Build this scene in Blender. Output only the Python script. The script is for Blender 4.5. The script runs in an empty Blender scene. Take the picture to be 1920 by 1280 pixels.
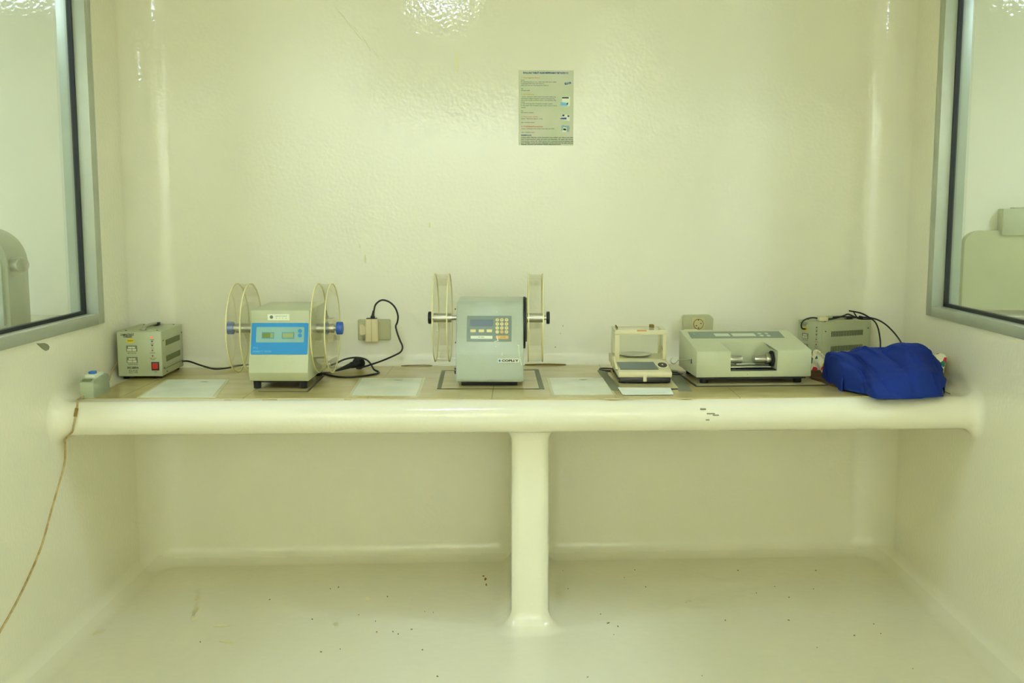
import bpy, bmesh, math, random
import numpy as np
from mathutils import Vector, Matrix
random.seed(7)
SC = bpy.context.scene
COL = SC.collection
PI = math.pi

# ------------------------------------------------------------ camera
cam = bpy.data.cameras.new('camera')
cam.sensor_width = 36.0
cam.lens = 2000.0 / 1920.0 * 36.0
cam.clip_start = 0.05
cam_o = bpy.data.objects.new('camera', cam)
COL.objects.link(cam_o)
cam_o.location = (0, -4.17, 1.385)
_th = math.atan(245 / 2000.0)
_yaw = math.atan(15 * math.cos(_th) / 2000.0)
cam_o.rotation_euler = (PI / 2 - _th, 0, _yaw)
SC.camera = cam_o

# ------------------------------------------------------------ world, light, exposure
w = bpy.data.worlds.new('world'); SC.world = w
w.use_nodes = True
w.node_tree.nodes['Background'].inputs[0].default_value = (0.9, 0.95, 0.8, 1)
w.node_tree.nodes['Background'].inputs[1].default_value = 0.3
SC.view_settings.view_transform = 'Standard'
SC.view_settings.look = 'None'
SC.view_settings.gamma = 1.0
SC.view_settings.use_curve_mapping = False
SC.view_settings.exposure = -0.06
LAMP_COL = (0.91, 1.07, 1.38)
LAMP_MAIN = 46.0      # emission of the ceiling panels in the room
FILL_BACK = 87.0  # emission of the added bounce fill behind the camera
LAMP_SIDE = 34.0
LAMP_SIDE_R = 72.0
try:
    SC.cycles.transparent_max_bounces = 24
    SC.cycles.max_bounces = 14
    SC.cycles.diffuse_bounces = 8
except Exception:
    pass

# ------------------------------------------------------------ materials
def srgb(r, g, b):
    def f(c):
        c /= 255.0
        return c / 12.92 if c <= 0.04045 else ((c + 0.055) / 1.055) ** 2.4
    return (f(r), f(g), f(b), 1)

def mat(name, col, rough=0.5, metal=0.0, spec=0.5, emit=None, estr=0.0, noise=None, bump=None, coat=0.0):
    """noise = (scale, other colour, low, high); bump = (scale, distance)"""
    m = bpy.data.materials.new(name); m.use_nodes = True
    nt = m.node_tree; b = nt.nodes['Principled BSDF']
    b.inputs['Base Color'].default_value = col
    b.inputs['Roughness'].default_value = rough
    b.inputs['Metallic'].default_value = metal
    b.inputs['Specular IOR Level'].default_value = spec
    b.inputs['Coat Weight'].default_value = coat
    if emit:
        b.inputs['Emission Color'].default_value = emit
        b.inputs['Emission Strength'].default_value = estr
    tc = nt.nodes.new('ShaderNodeTexCoord')
    if noise is None: noise = (14.0, tuple(c * 0.93 for c in col[:3]) + (1,), 0.45, 0.75)
    n = nt.nodes.new('ShaderNodeTexNoise'); n.inputs['Scale'].default_value = noise[0]
    n.inputs['Detail'].default_value = 4
    nt.links.new(tc.outputs['Object'], n.inputs['Vector'])
    r = nt.nodes.new('ShaderNodeMapRange')
    r.inputs['From Min'].default_value = noise[2]; r.inputs['From Max'].default_value = noise[3]
    nt.links.new(n.outputs['Fac'], r.inputs['Value'])
    mx = nt.nodes.new('ShaderNodeMix'); mx.data_type = 'RGBA'
    mx.inputs['A'].default_value = col; mx.inputs['B'].default_value = noise[1]
    nt.links.new(r.outputs['Result'], mx.inputs['Factor'])
    nt.links.new(mx.outputs['Result'], b.inputs['Base Color'])
    if bump:
        n2 = nt.nodes.new('ShaderNodeTexNoise'); n2.inputs['Scale'].default_value = bump[0]
        n2.inputs['Detail'].default_value = 0.6 if bump[0] < 100 else 3
        nt.links.new(tc.outputs['Object'], n2.inputs['Vector'])
        bp = nt.nodes.new('ShaderNodeBump'); bp.inputs['Strength'].default_value = 1.0
        bp.inputs['Distance'].default_value = bump[1]
        nt.links.new(n2.outputs['Fac'], bp.inputs['Height'])
        nt.links.new(bp.outputs['Normal'], b.inputs['Normal'])
    return m

def clear_mat(name, tint, refl=0.06, rough=0.02):
    """thin clear sheet: tinted transparency under a Fresnel reflection"""
    m = bpy.data.materials.new(name); m.use_nodes = True
    nt = m.node_tree; nt.nodes.remove(nt.nodes['Principled BSDF'])
    out = nt.nodes['Material Output']
    t = nt.nodes.new('ShaderNodeBsdfTransparent'); t.inputs[0].default_value = tint
    g = nt.nodes.new('ShaderNodeBsdfGlossy'); g.inputs['Roughness'].default_value = rough
    g.inputs[0].default_value = (0.95, 0.95, 0.9, 1)
    fr = nt.nodes.new('ShaderNodeFresnel'); fr.inputs[0].default_value = 1.3
    ml = nt.nodes.new('ShaderNodeMath'); ml.operation = 'MULTIPLY'; ml.inputs[1].default_value = refl / 0.04
    ml.use_clamp = True
    mn = nt.nodes.new('ShaderNodeMath'); mn.operation = 'MINIMUM'; mn.inputs[1].default_value = 0.35
    mx = nt.nodes.new('ShaderNodeMixShader')
    nt.links.new(fr.outputs[0], ml.inputs[0]); nt.links.new(ml.outputs[0], mn.inputs[0])
    nt.links.new(mn.outputs[0], mx.inputs[0])
    nt.links.new(t.outputs[0], mx.inputs[1]); nt.links.new(g.outputs[0], mx.inputs[2])
    nt.links.new(mx.outputs[0], out.inputs['Surface'])
    return m

WALL = (0.83, 0.805, 0.635, 1)
M = {}
M['paint'] = mat('cream_gloss_paint', WALL, 0.07, noise=(1.6, (0.82, 0.79, 0.61, 1), 0.42, 0.75), bump=(80, 0.00055), spec=0.5)
M['floor'] = mat('cream_floor_paint', (0.79, 0.765, 0.60, 1), 0.22, noise=(2.3, (0.775, 0.745, 0.56, 1), 0.4, 0.75), bump=(30, 0.0007))
M['bench'] = mat('cream_bench_paint', (0.83, 0.805, 0.635, 1), 0.12, noise=(3.0, (0.82, 0.79, 0.60, 1), 0.45, 0.75), bump=(80, 0.0007), spec=0.5)
M['stain'] = mat('yellow_stain', (0.70, 0.665, 0.40, 1), 0.4)
M['drip'] = mat('paint_drip_ivory', (0.78, 0.75, 0.45, 1), 0.35)
M['chip'] = mat('bare_plaster', srgb(135, 138, 108), 0.8)
M['speck'] = mat('dark_debris', srgb(128, 122, 80), 0.9)
M['box_grey'] = mat('grey_green_enamel', srgb(186, 190, 158), 0.42, bump=(220, 0.0002))
M['stab'] = mat('stabilizer_enamel', srgb(178, 184, 146), 0.4)
M['tester'] = mat('tester_enamel', srgb(190, 194, 156), 0.38)
M['copley'] = mat('pale_green_grey_enamel', srgb(184, 194, 174), 0.3, bump=(300, 0.0005))
M['cream_pl'] = mat('cream_plastic', srgb(222, 214, 170), 0.4)
M['black_pl'] = mat('black_plastic', srgb(30, 30, 26), 0.4)
M['cable'] = mat('black_cable', srgb(26, 26, 22), 0.45)
M['rubber'] = mat('black_rubber', srgb(22, 22, 18), 0.7)
M['blue_panel'] = mat('blue_foil', srgb(38, 138, 200), 0.35)
M['blue_knob'] = mat('blue_plastic', srgb(44, 92, 178), 0.35)
M['foil_grey'] = mat('grey_foil', srgb(138, 178, 168), 0.35)
M['lcd'] = mat('lcd_green', srgb(122, 138, 70), 0.2)
M['lcd2'] = mat('lcd_pale', srgb(160, 172, 118), 0.2)
M['lcd_frame'] = mat('lcd_frame', srgb(92, 140, 150), 0.3)
M['panel_dk'] = mat('dark_green_grey_foil', srgb(118, 134, 112), 0.35)
M['lcd_dk'] = mat('dark_display', srgb(98, 112, 112), 0.12)
M['key'] = mat('pale_yellow_key', srgb(232, 218, 150), 0.45)
M['key_o'] = mat('orange_key', srgb(222, 178, 98), 0.45)
M['white_lab'] = mat('white_label', srgb(232, 236, 212), 0.5)
M['ink'] = mat('dark_ink', srgb(40, 46, 44), 0.6)
M['ink_soft'] = mat('faint_grey_ink', srgb(112, 122, 96), 0.7)
M['ink_mid'] = mat('dark_print_ink', srgb(78, 92, 84), 0.7)
M['ink_blue'] = mat('navy_ink', srgb(62, 84, 140), 0.6)
M['ink_or'] = mat('orange_ink', srgb(214, 150, 80), 0.6)
M['ink_red'] = mat('brick_ink', srgb(196, 104, 60), 0.6)
M['ink_lblue'] = mat('pale_blue_ink', srgb(120, 190, 226), 0.5)
M['metal'] = mat('steel', srgb(190, 190, 178), 0.28, metal=1.0)
M['satin'] = mat('satin_steel', srgb(178, 182, 160), 0.38, metal=0.85)
M['alu'] = mat('aluminium_anodised', srgb(178, 184, 166), 0.35, metal=0.3)
M['gasket'] = mat('black_gasket', srgb(20, 26, 22), 0.5)
M['red'] = mat('red_switch', srgb(186, 44, 30), 0.3)
M['led'] = mat('red_led_lit', srgb(230, 90, 70), 0.3, emit=(1, 0.12, 0.06, 1), estr=0.9)
M['led_off'] = mat('led_off', srgb(70, 74, 50), 0.4)
M['led_red'] = mat('led_red_off', srgb(170, 60, 44), 0.4)
M['yellow'] = mat('yellow_sticker', srgb(214, 196, 40), 0.5)
M['meter'] = mat('meter_face', srgb(200, 206, 176), 0.3)
M['meter_d'] = mat('meter_shade', srgb(120, 128, 96), 0.4)
M['vent'] = mat('vent_recess', srgb(112, 122, 78), 0.7)
M['vent_dk'] = mat('vent_slot_dark', srgb(70, 80, 48), 0.8)
M['socket'] = mat('socket_grey_plastic', srgb(186, 186, 142), 0.45)
M['socket2'] = mat('socket_ivory', srgb(204, 194, 140), 0.45)
M['adapt'] = mat('adapter_ivory', srgb(222, 208, 160), 0.42)
M['swbox'] = mat('switch_box_grey', srgb(164, 174, 142), 0.45)
M['swwhite'] = mat('switch_white', srgb(222, 228, 200), 0.4)
M['swblue'] = mat('switch_blue', srgb(30, 110, 190), 0.4)
M['cord'] = mat('aged_cord', srgb(190, 170, 116), 0.7, noise=(40, srgb(150, 122, 68), 0.4, 0.7))
M['cord_dk'] = mat('brown_grime', srgb(128, 104, 40), 0.8)
M['tape'] = mat('grey_cloth_tape', srgb(120, 126, 98), 0.6)
M['tape_th'] = mat('dark_thin_tape', srgb(66, 66, 50), 0.6)
M['paper'] = mat('laminated_paper', srgb(226, 230, 204), 0.25, noise=(9, srgb(214, 220, 192), 0.4, 0.7))
M['film'] = mat('tape_film_edge', srgb(208, 204, 156), 0.2)
M['white_paper'] = mat('white_paper', srgb(240, 246, 230), 0.6)
M['matboard'] = mat('tan_mat', srgb(186, 174, 124), 0.35)
M['poster'] = mat('poster_green', srgb(198, 206, 168), 0.45, noise=(9, srgb(208, 208, 180), 0.42, 0.62))
M['blue_cloth'] = mat('royal_blue_cloth', srgb(27, 52, 134), 0.85, spec=0.2, bump=(900, 0.0004), noise=(5, srgb(23, 44, 118), 0.35, 0.7))
M['brown'] = mat('dark_brown_cloth', srgb(92, 66, 36), 0.9)
M['amber'] = mat('aged_acrylic_edge', srgb(224, 216, 156), 0.25)
M['acrylic'] = clear_mat('clear_acrylic', (0.968, 0.962, 0.925, 1), 0.05)
M['glass'] = clear_mat('window_glass', (0.93, 0.96, 0.92, 1), 0.04)
M['caseglass'] = clear_mat('case_glass', (0.965, 0.975, 0.94, 1), 0.03)
M['olive'] = mat('dull_olive', srgb(178, 180, 136), 0.35)
M['lamp'] = mat('lamp_diffuser', (1, 1, 1, 1), 0.5, emit=LAMP_COL + (1,), estr=LAMP_MAIN)
M['fill_b'] = mat('fill_panel_rear', (1, 1, 1, 1), 0.5, emit=LAMP_COL + (1,), estr=FILL_BACK)
M['lamp_s'] = mat('lamp_diffuser_side', (1, 1, 1, 1), 0.5, emit=LAMP_COL + (1,), estr=LAMP_SIDE)
M['lamp_r'] = mat('lamp_diffuser_right', (1, 1, 1, 1), 0.5, emit=LAMP_COL + (1,), estr=LAMP_SIDE_R)
M['lamp_case'] = mat('lamp_housing', srgb(220, 222, 210), 0.4)

# tiled bench surface: large tan tiles, dirty joints
def tile_mat():
    m = bpy.data.materials.new('tan_tile'); m.use_nodes = True
    nt = m.node_tree; b = nt.nodes['Principled BSDF']
    tc = nt.nodes.new('ShaderNodeTexCoord')
    br = nt.nodes.new('ShaderNodeTexBrick')
    br.offset = 0.0; br.inputs['Scale'].default_value = 1.0
    br.inputs['Brick Width'].default_value = 0.40; br.inputs['Row Height'].default_value = 0.40
    br.inputs['Mortar Size'].default_value = 0.0022
    br.inputs['Mortar'].default_value = srgb(160, 144, 96)
    br.inputs['Color1'].default_value = srgb(196, 182, 122); br.inputs['Color2'].default_value = srgb(191, 177, 118)
    mp = nt.nodes.new('ShaderNodeMapping'); mp.inputs['Location'].default_value = (0.09, 0.03, 0)
    nt.links.new(tc.outputs['Object'], mp.inputs['Vector']); nt.links.new(mp.outputs[0], br.inputs['Vector'])
    n = nt.nodes.new('ShaderNodeTexNoise'); n.inputs['Scale'].default_value = 7; n.inputs['Detail'].default_value = 6
    st = nt.nodes.new('ShaderNodeMapping'); st.inputs['Scale'].default_value = (1.0, 2.2, 1)
    nt.links.new(tc.outputs['Object'], st.inputs['Vector']); nt.links.new(st.outputs[0], n.inputs['Vector'])
    r = nt.nodes.new('ShaderNodeMapRange'); r.inputs['From Min'].default_value = 0.42; r.inputs['From Max'].default_value = 0.72
    nt.links.new(n.outputs['Fac'], r.inputs['Value'])
    mx = nt.nodes.new('ShaderNodeMix'); mx.data_type = 'RGBA'
    mx.inputs['B'].default_value = srgb(178, 160, 102)
    nt.links.new(br.outputs['Color'], mx.inputs['A']); nt.links.new(r.outputs[0], mx.inputs['Factor'])
    nt.links.new(mx.outputs['Result'], b.inputs['Base Color'])
    b.inputs['Roughness'].default_value = 0.16
    return m
M['tile'] = tile_mat()

def floral_mat():
    m = bpy.data.materials.new('floral_cloth'); m.use_nodes = True
    nt = m.node_tree; b = nt.nodes['Principled BSDF']; b.inputs['Roughness'].default_value = 0.9
    tc = nt.nodes.new('ShaderNodeTexCoord')
    v = nt.nodes.new('ShaderNodeTexVoronoi'); v.inputs['Scale'].default_value = 62
    nt.links.new(tc.outputs['Object'], v.inputs['Vector'])
    sep = nt.nodes.new('ShaderNodeSeparateColor'); nt.links.new(v.outputs['Color'], sep.inputs[0])
    cr = nt.nodes.new('ShaderNodeValToRGB'); cr.color_ramp.interpolation = 'CONSTANT'
    e = cr.color_ramp.elements
    e[0].position = 0; e[0].color = srgb(236, 232, 206)
    e[1].position = 0.64; e[1].color = srgb(206, 40, 66)
    for p, c in ((0.74, srgb(36, 112, 84)), (0.86, srgb(240, 236, 214)), (0.94, srgb(228, 190, 60))):
        k = e.new(p); k.color = c
    nt.links.new(sep.outputs[0], cr.inputs[0]); nt.links.new(cr.outputs[0], b.inputs['Base Color'])
    return m
M['floral'] = floral_mat()

# ------------------------------------------------------------ mesh helpers
class B:
    """collects shapes into one mesh"""
    def __init__(s): s.bm = bmesh.new()
    def _merge(s, t, mtx=None):
        if mtx is not None: bmesh.ops.transform(t, matrix=mtx, verts=t.verts)
        me = bpy.data.meshes.new('tmp'); t.to_mesh(me); t.free()
        s.bm.from_mesh(me); bpy.data.meshes.remove(me); return s
    def box(s, x0, x1, y0, y1, z0, z1, bev=0.0, seg=2, mtx=None):
        t = bmesh.new(); bmesh.ops.create_cube(t, size=1)
        for v in t.verts:
            v.co = Vector(((x0 + x1) / 2 + v.co.x * (x1 - x0), (y0 + y1) / 2 + v.co.y * (y1 - y0), (z0 + z1) / 2 + v.co.z * (z1 - z0)))
        if bev: bmesh.ops.bevel(t, geom=list(t.edges), offset=bev, segments=seg, profile=0.5, affect='EDGES')
        return s._merge(t, mtx)
    def cyl(s, p0, p1, r, r2=None, seg=32, bev=0.0, caps=True):
        p0, p1 = Vector(p0), Vector(p1); d = p1 - p0
        t = bmesh.new()
        bmesh.ops.create_cone(t, cap_ends=caps, segments=seg, radius1=r, radius2=r if r2 is None else r2, depth=d.length)
        if bev: 
            ed = [e for e in t.edges if abs(e.verts[0].co.z - e.verts[1].co.z) < 1e-6]
            bmesh.ops.bevel(t, geom=ed, offset=bev, segments=2, profile=0.5, affect='EDGES')
        q = Vector((0, 0, 1)).rotation_difference(d.normalized()).to_matrix().to_4x4()
        return s._merge(t, Matrix.Translation((p0 + p1) / 2) @ q)
    def prism(s, prof, x0, x1, bev=0.0, seg=2):
        """(y,z) outline pushed along x"""
        t = bmesh.new()
        a = [t.verts.new((x0, y, z)) for y, z in prof]; b = [t.verts.new((x1, y, z)) for y, z in prof]
        n = len(prof)
        t.faces.new(a[::-1]); t.faces.new(b)
        for i in range(n): t.faces.new((a[i], a[(i + 1) % n], b[(i + 1) % n], b[i]))
        bmesh.ops.recalc_face_normals(t, faces=t.faces)
        if bev: bmesh.ops.bevel(t, geom=list(t.edges), offset=bev, segments=seg, profile=0.5, affect='EDGES')
        return s._merge(t)
    def poly(s, pts, z0, z1):
        """(x,y) outline pushed along z"""
        t = bmesh.new()
        a = [t.verts.new((x, y, z0)) for x, y in pts]; b = [t.verts.new((x, y, z1)) for x, y in pts]
        n = len(pts)
        t.faces.new(a[::-1]); t.faces.new(b)
        for i in range(n): t.faces.new((a[i], a[(i + 1) % n], b[(i + 1) % n], b[i]))
        bmesh.ops.recalc_face_normals(t, faces=t.faces)
        return s._merge(t)
    def ring(s, c, axis, r_out, r_in, h, seg=48):
        """flat washer centred at c, thickness h along axis x"""
        t = bmesh.new(); V = []
        for i in range(seg):
            a = 2 * PI * i / seg; ca, sa = math.cos(a), math.sin(a)
            V.append([t.verts.new((c[0] + dx, c[1] + r * ca, c[2] + r * sa)) for dx, r in ((-h / 2, r_out), (h / 2, r_out), (h / 2, r_in), (-h / 2, r_in))])
        for i in range(seg):
            p, q = V[i], V[(i + 1) % seg]
            for k in range(4): t.faces.new((p[k], p[(k + 1) % 4], q[(k + 1) % 4], q[k]))
        bmesh.ops.recalc_face_normals(t, faces=t.faces)
        return s._merge(t)
    def tube(s, pts, r, seg=10, sub=6, closed=False):
        P = smooth_path(pts, sub)
        t = bmesh.new(); rings = []
        up = Vector((0, 0, 1)); n = len(P)
        for i, p in enumerate(P):
            d = (P[min(i + 1, n - 1)] - P[max(i - 1, 0)]).normalized()
            if i == 0:
                sx = d.cross(up)
                if sx.length < 0.1: sx = d.cross(Vector((1, 0, 0)))
            else: sx = sx - d * sx.dot(d)
            sx.normalize(); sy = d.cross(sx)
            rings.append([t.verts.new(p + (sx * math.cos(2 * PI * k / seg) + sy * math.sin(2 * PI * k / seg)) * r) for k in range(seg)])
        for i in range(n - 1):
            for k in range(seg): t.faces.new((rings[i][k], rings[i][(k + 1) % seg], rings[i + 1][(k + 1) % seg], rings[i + 1][k]))
        t.faces.new(rings[0][::-1]); t.faces.new(rings[-1])
        bmesh.ops.recalc_face_normals(t, faces=t.faces)
        return s._merge(t)
    def plate(s, fr, u0, u1, v0, v1, t0, t1, r=0.0, seg=5):
        """rounded rectangle lying in a face frame fr = (origin, u, v)"""
        if r > 0:
            pts = []
            for cx, cy, a0 in ((u1 - r, v1 - r, 0), (u0 + r, v1 - r, 90), (u0 + r, v0 + r, 180), (u1 - r, v0 + r, 270)):
                for k in range(seg + 1):
                    a = math.radians(a0 + 90 * k / seg); pts.append((cx + r * math.cos(a), cy + r * math.sin(a)))
        else: pts = [(u1, v1), (u0, v1), (u0, v0), (u1, v0)]
        return s.fpoly(fr, pts, t0, t1)
    def fpoly(s, fr, pts, t0, t1):
        o, u, v = (Vector(q) for q in fr); n = u.cross(v).normalized()
        t = bmesh.new()
        a = [t.verts.new(o + u * p + v * q + n * t0) for p, q in pts]; b = [t.verts.new(o + u * p + v * q + n * t1) for p, q in pts]
        k = len(pts)
        t.faces.new(a[::-1]); t.faces.new(b)
        for i in range(k): t.faces.new((a[i], a[(i + 1) % k], b[(i + 1) % k], b[i]))
        bmesh.ops.recalc_face_normals(t, faces=t.faces)
        return s._merge(t)
    def disc(s, fr, cu, cv, r, t0, t1, seg=24, sv=1.0):
        return s.fpoly(fr, [(cu + r * math.cos(2 * PI * k / seg), cv + r * sv * math.sin(2 * PI * k / seg)) for k in range(seg)], t0, t1)
    def text(s, fr, txt, cu, cv, size, t0=0.0, t1=0.0004, align='CENTER', weight=0.0, width=None):
        c = bpy.data.curves.new('t', 'FONT'); c.body = txt; c.size = size; c.align_x = align; c.align_y = 'CENTER'
        c.extrude = (t1 - t0) / 2; c.offset = weight; c.resolution_u = 2
        o = bpy.data.objects.new('t', c); COL.objects.link(o)
        dg = bpy.context.evaluated_depsgraph_get(); dg.update()
        me = bpy.data.meshes.new_from_object(o.evaluated_get(dg))
        t = bmesh.new(); t.from_mesh(me)
        sx = 1.0
        if width and len(t.verts):
            xs = [v.co.x for v in t.verts]; sx = width / (max(xs) - min(xs))
        og, u, v = (Vector(q) for q in fr); n = u.cross(v).normalized()
        m4 = Matrix(((u.x, v.x, n.x, 0), (u.y, v.y, n.y, 0), (u.z, v.z, n.z, 0), (0, 0, 0, 1)))
        base = og + u * cu + v * cv + n * (t0 + t1) / 2
        s._merge(t, Matrix.Translation(base) @ m4 @ Matrix.Diagonal((sx, 1, 1, 1)))
        bpy.data.objects.remove(o); bpy.data.curves.remove(c); bpy.data.meshes.remove(me)
        return s
    def build(s, name, m, parent=None, smooth=35):
        me = bpy.data.meshes.new(name); s.bm.to_mesh(me); s.bm.free()
        me.materials.append(M[m] if isinstance(m, str) else m)
        if smooth:
            for p in me.polygons: p.use_smooth = True
            me.set_sharp_from_angle(angle=math.radians(smooth))
        o = bpy.data.objects.new(name, me); COL.objects.link(o)
        if parent: o.parent = parent
        return o

def smooth_path(pts, sub=6):
    P = [Vector(p) for p in pts]
    if len(P) < 3: return P
    out = []
    for i in range(len(P) - 1):
        p0 = P[max(i - 1, 0)]; p1 = P[i]; p2 = P[i + 1]; p3 = P[min(i + 2, len(P) - 1)]
        for k in range(sub):
            t = k / sub
            out.append(0.5 * ((2 * p1) + (p2 - p0) * t + (2 * p0 - 5 * p1 + 4 * p2 - p3) * t * t + (3 * p1 - p0 - 3 * p2 + p3) * t ** 3))
    out.append(P[-1]); return out

def tag(o, label, cat, group=None, kind=None):
    o['label'] = label; o['category'] = cat
    if group: o['group'] = group
    if kind: o['kind'] = kind
    return o
def thing(name, label, cat, loc, rz=0.0, group=None):
    o = bpy.data.objects.new(name, None); COL.objects.link(o)
    o.empty_display_size = 0.1
    o.location = loc; o.rotation_euler = (0, 0, rz)
    return tag(o, label, cat, group)
def struct(o): o['kind'] = 'structure'; return o
def cut(o, cutter):
    md = o.modifiers.new('b', 'BOOLEAN'); md.operation = 'DIFFERENCE'; md.solver = 'EXACT'; md.object = cutter
    dg = bpy.context.evaluated_depsgraph_get(); dg.update()
    me = bpy.data.meshes.new_from_object(o.evaluated_get(dg))
    o.modifiers.clear(); old = o.data; o.data = me; me.name = o.name
    for p in me.polygons: p.use_smooth = True
    me.set_sharp_from_angle(angle=math.radians(30))
    bpy.data.meshes.remove(old); cm = cutter.data; bpy.data.objects.remove(cutter); bpy.data.meshes.remove(cm)

# ------------------------------------------------------------ room shell: hand-plastered surfaces with coved joints
XL, XR, ZC, YF = -1.46, 1.485, 2.65, -6.6
BT = 0.787            # bench surface height
def RU(ds, r):
    m = ds[0]
    for d in ds[1:]: m = np.minimum(m, d)
    s = 0
    for d in ds: s = s + np.maximum(r - d, 0) ** 2
    return np.maximum(r, m) - np.sqrt(s)
def rbox2(px, py, hx, hy, r):
    qx = np.abs(px) - hx + r; qy = np.abs(py) - hy + r
    return np.sqrt(np.maximum(qx, 0) ** 2 + np.maximum(qy, 0) ** 2) + np.minimum(np.maximum(qx, qy), 0) - r
def parts(x, y, z):
    back = .055 * x - y
    left = x - XL; right = XR - x
    wall = RU([left, back, right], .14)
    yb = y - .045 * x
    bench = rbox2(yb + .34, z - .731, .50, .054, .052)
    pil = np.maximum(rbox2(x - .034, yb + .18, .062, .58, .03), z - .72)
    return wall, z + 0 * x, bench, pil, left, back, right
def free(x, y, z):
    wl, f, b, p = parts(x, y, z)[:4]
    d = RU([RU([wl, f, p], .065), b], .042)
    return np.minimum(np.minimum(d, ZC - z), y - YF)

def axis(*segs):
    out = []
    for a, b, h in segs:
        n = max(1, int(round((b - a) / h))); out += list(a + (b - a) * np.arange(n) / n)
    out.append(segs[-1][1]); return np.array(out)
gx = axis((-1.50, -1.22, .0105), (-1.22, -.13, .045), (-.13, .2, .0105), (.2, 1.2, .045), (1.2, 1.53, .0105))
gy = axis((-6.70, -1.7, .2), (-1.7, -.98, .04), (-.98, .13, .0105))
gz = axis((-.03, .11, .0105), (.11, .58, .03), (.58, .90, .0105), (.90, 1.0, .02), (1.0, 2.75, .07))
Xg, Yg, Zg = np.meshgrid(gx, gy, gz, indexing='ij')
Fv = free(Xg, Yg, Zg)
nx, ny, nz = Fv.shape
def nets(F):
    acc = np.zeros((nx - 1, ny - 1, nz - 1, 3)); cnt = np.zeros((nx - 1, ny - 1, nz - 1))
    P = np.stack([Xg, Yg, Zg], -1)
    corners = [(i, j, k) for i in (0, 1) for j in (0, 1) for k in (0, 1)]
    sl = lambda A, c: A[c[0]:nx - 1 + c[0], c[1]:ny - 1 + c[1], c[2]:nz - 1 + c[2]]
    for c in corners:
        for ax in range(3):
            if c[ax]: continue
            d = list(c); d[ax] = 1
            fa, fb = sl(F, c), sl(F, d); x = (fa > 0) != (fb > 0)
            t = np.where(x, fa / np.where(x, fa - fb, 1), 0)[..., None]
            acc += np.where(x[..., None], sl(P, c) * (1 - t) + sl(P, d) * t, 0); cnt += x
    act = cnt > 0
    idx = -np.ones(act.shape, int); idx[act] = np.arange(act.sum())
    V = acc[act] / cnt[act][:, None]
    Q = []
    for ax in range(3):
        a = [slice(1, n - 1) for n in (nx, ny, nz)]; b = list(a)
        a[ax] = slice(0, (nx, ny, nz)[ax] - 1); b[ax] = slice(1, (nx, ny, nz)[ax])
        x = (F[tuple(a)] > 0) != (F[tuple(b)] > 0)
        I = np.argwhere(x)
        off = [1, 1, 1]; off[ax] = 0
        I = I + np.array(off)
        o1, o2 = [k for k in range(3) if k != ax]
        def cell(d1, d2):
            J = I.copy(); J[:, o1] -= d1; J[:, o2] -= d2; return idx[J[:, 0], J[:, 1], J[:, 2]]
        Q.append(np.stack([cell(1, 1), cell(0, 1), cell(0, 0), cell(1, 0)], 1))
    return V, np.concatenate(Q)
V, Q = nets(Fv)
e = 1e-4
def grad(V):
    x, y, z = V.T
    g = np.stack([free(x + e, y, z) - free(x - e, y, z), free(x, y + e, z) - free(x, y - e, z), free(x, y, z + e) - free(x, y, z - e)], 1)
    return g / np.maximum(np.linalg.norm(g, axis=1, keepdims=True), 1e-9)
for _ in range(2):                       # settle the vertices on the true surface
    near = (V[:, 1] > -1.5) & (V[:, 2] < 2.5)
    V = np.where(near[:, None], V - grad(V) * free(*V.T)[:, None], V)
N = grad(V)
c = V[Q].mean(1)
fn = np.cross(V[Q[:, 1]] - V[Q[:, 0]], V[Q[:, 2]] - V[Q[:, 0]])
flip = (fn * N[Q].mean(1)).sum(1) < 0
Q[flip] = Q[flip][:, ::-1]
pw = parts(*c.T)
lab = np.argmin(np.stack([pw[4], pw[5], pw[6], pw[1], pw[2], pw[3], ZC - c[:, 2], c[:, 1] - YF]), 0)
WIN = {'left': (-2.95, -0.50, 1.015, 2.45), 'right': (-2.95, -0.325, 1.028, 2.45)}   # y0 y1 z0 z1
vy, vz = V[Q][:, :, 1], V[Q][:, :, 2]
hole = np.zeros(len(Q), bool)
for k, side in ((0, 'left'), (2, 'right')):
    y0, y1, z0, z1 = WIN[side]
    hole |= (lab == k) & (vy > y0).all(1) & (vy < y1).all(1) & (vz > z0).all(1) & (vz < z1).all(1)
def shell(name, k, m, parent=None):
    q = Q[(lab == k) & ~hole]
    used, inv = np.unique(q, return_inverse=True); inv = inv.reshape(q.shape)
    me = bpy.data.meshes.new(name)
    me.from_pydata(V[used].tolist(), [], inv.tolist()); me.update()
    for p in me.polygons: p.use_smooth = True
    me.normals_split_custom_set_from_vertices(N[used].tolist())
    me.materials.append(M[m])
    o = bpy.data.objects.new(name, me); COL.objects.link(o)
    if parent: o.parent = parent
    return o
wall_left = struct(shell('wall_left', 0, 'paint'))
wall_back = struct(shell('wall_back', 1, 'paint'))
wall_right = struct(shell('wall_right', 2, 'paint'))
floor = struct(shell('floor', 3, 'floor'))
struct(shell('ceiling', 6, 'paint')); struct(shell('wall_front', 7, 'paint'))
bench = thing('lab_bench', 'long cream painted built-in bench with rounded lip and tan tiled top across the alcove', 'bench', (0, 0, 0))
shell('worktop', 4, 'bench', bench)
shell('support_partition', 5, 'bench', bench)

# tan tiles laid into the worktop
tb = B(); tb.poly([(-1.395, -.832 + .028), (-.6, -.788), (0, -.801), (.6, -.775), (1.38, -.728), (1.41, -.60), (1.415, -.07), (1.40, .02), (.2, -.044), (-1.25, -.125), (-1.37, -.16), (-1.40, -.35)], BT - .004, BT + .0005)
tb.build('tiled_surface', 'tile', bench, smooth=0)

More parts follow.
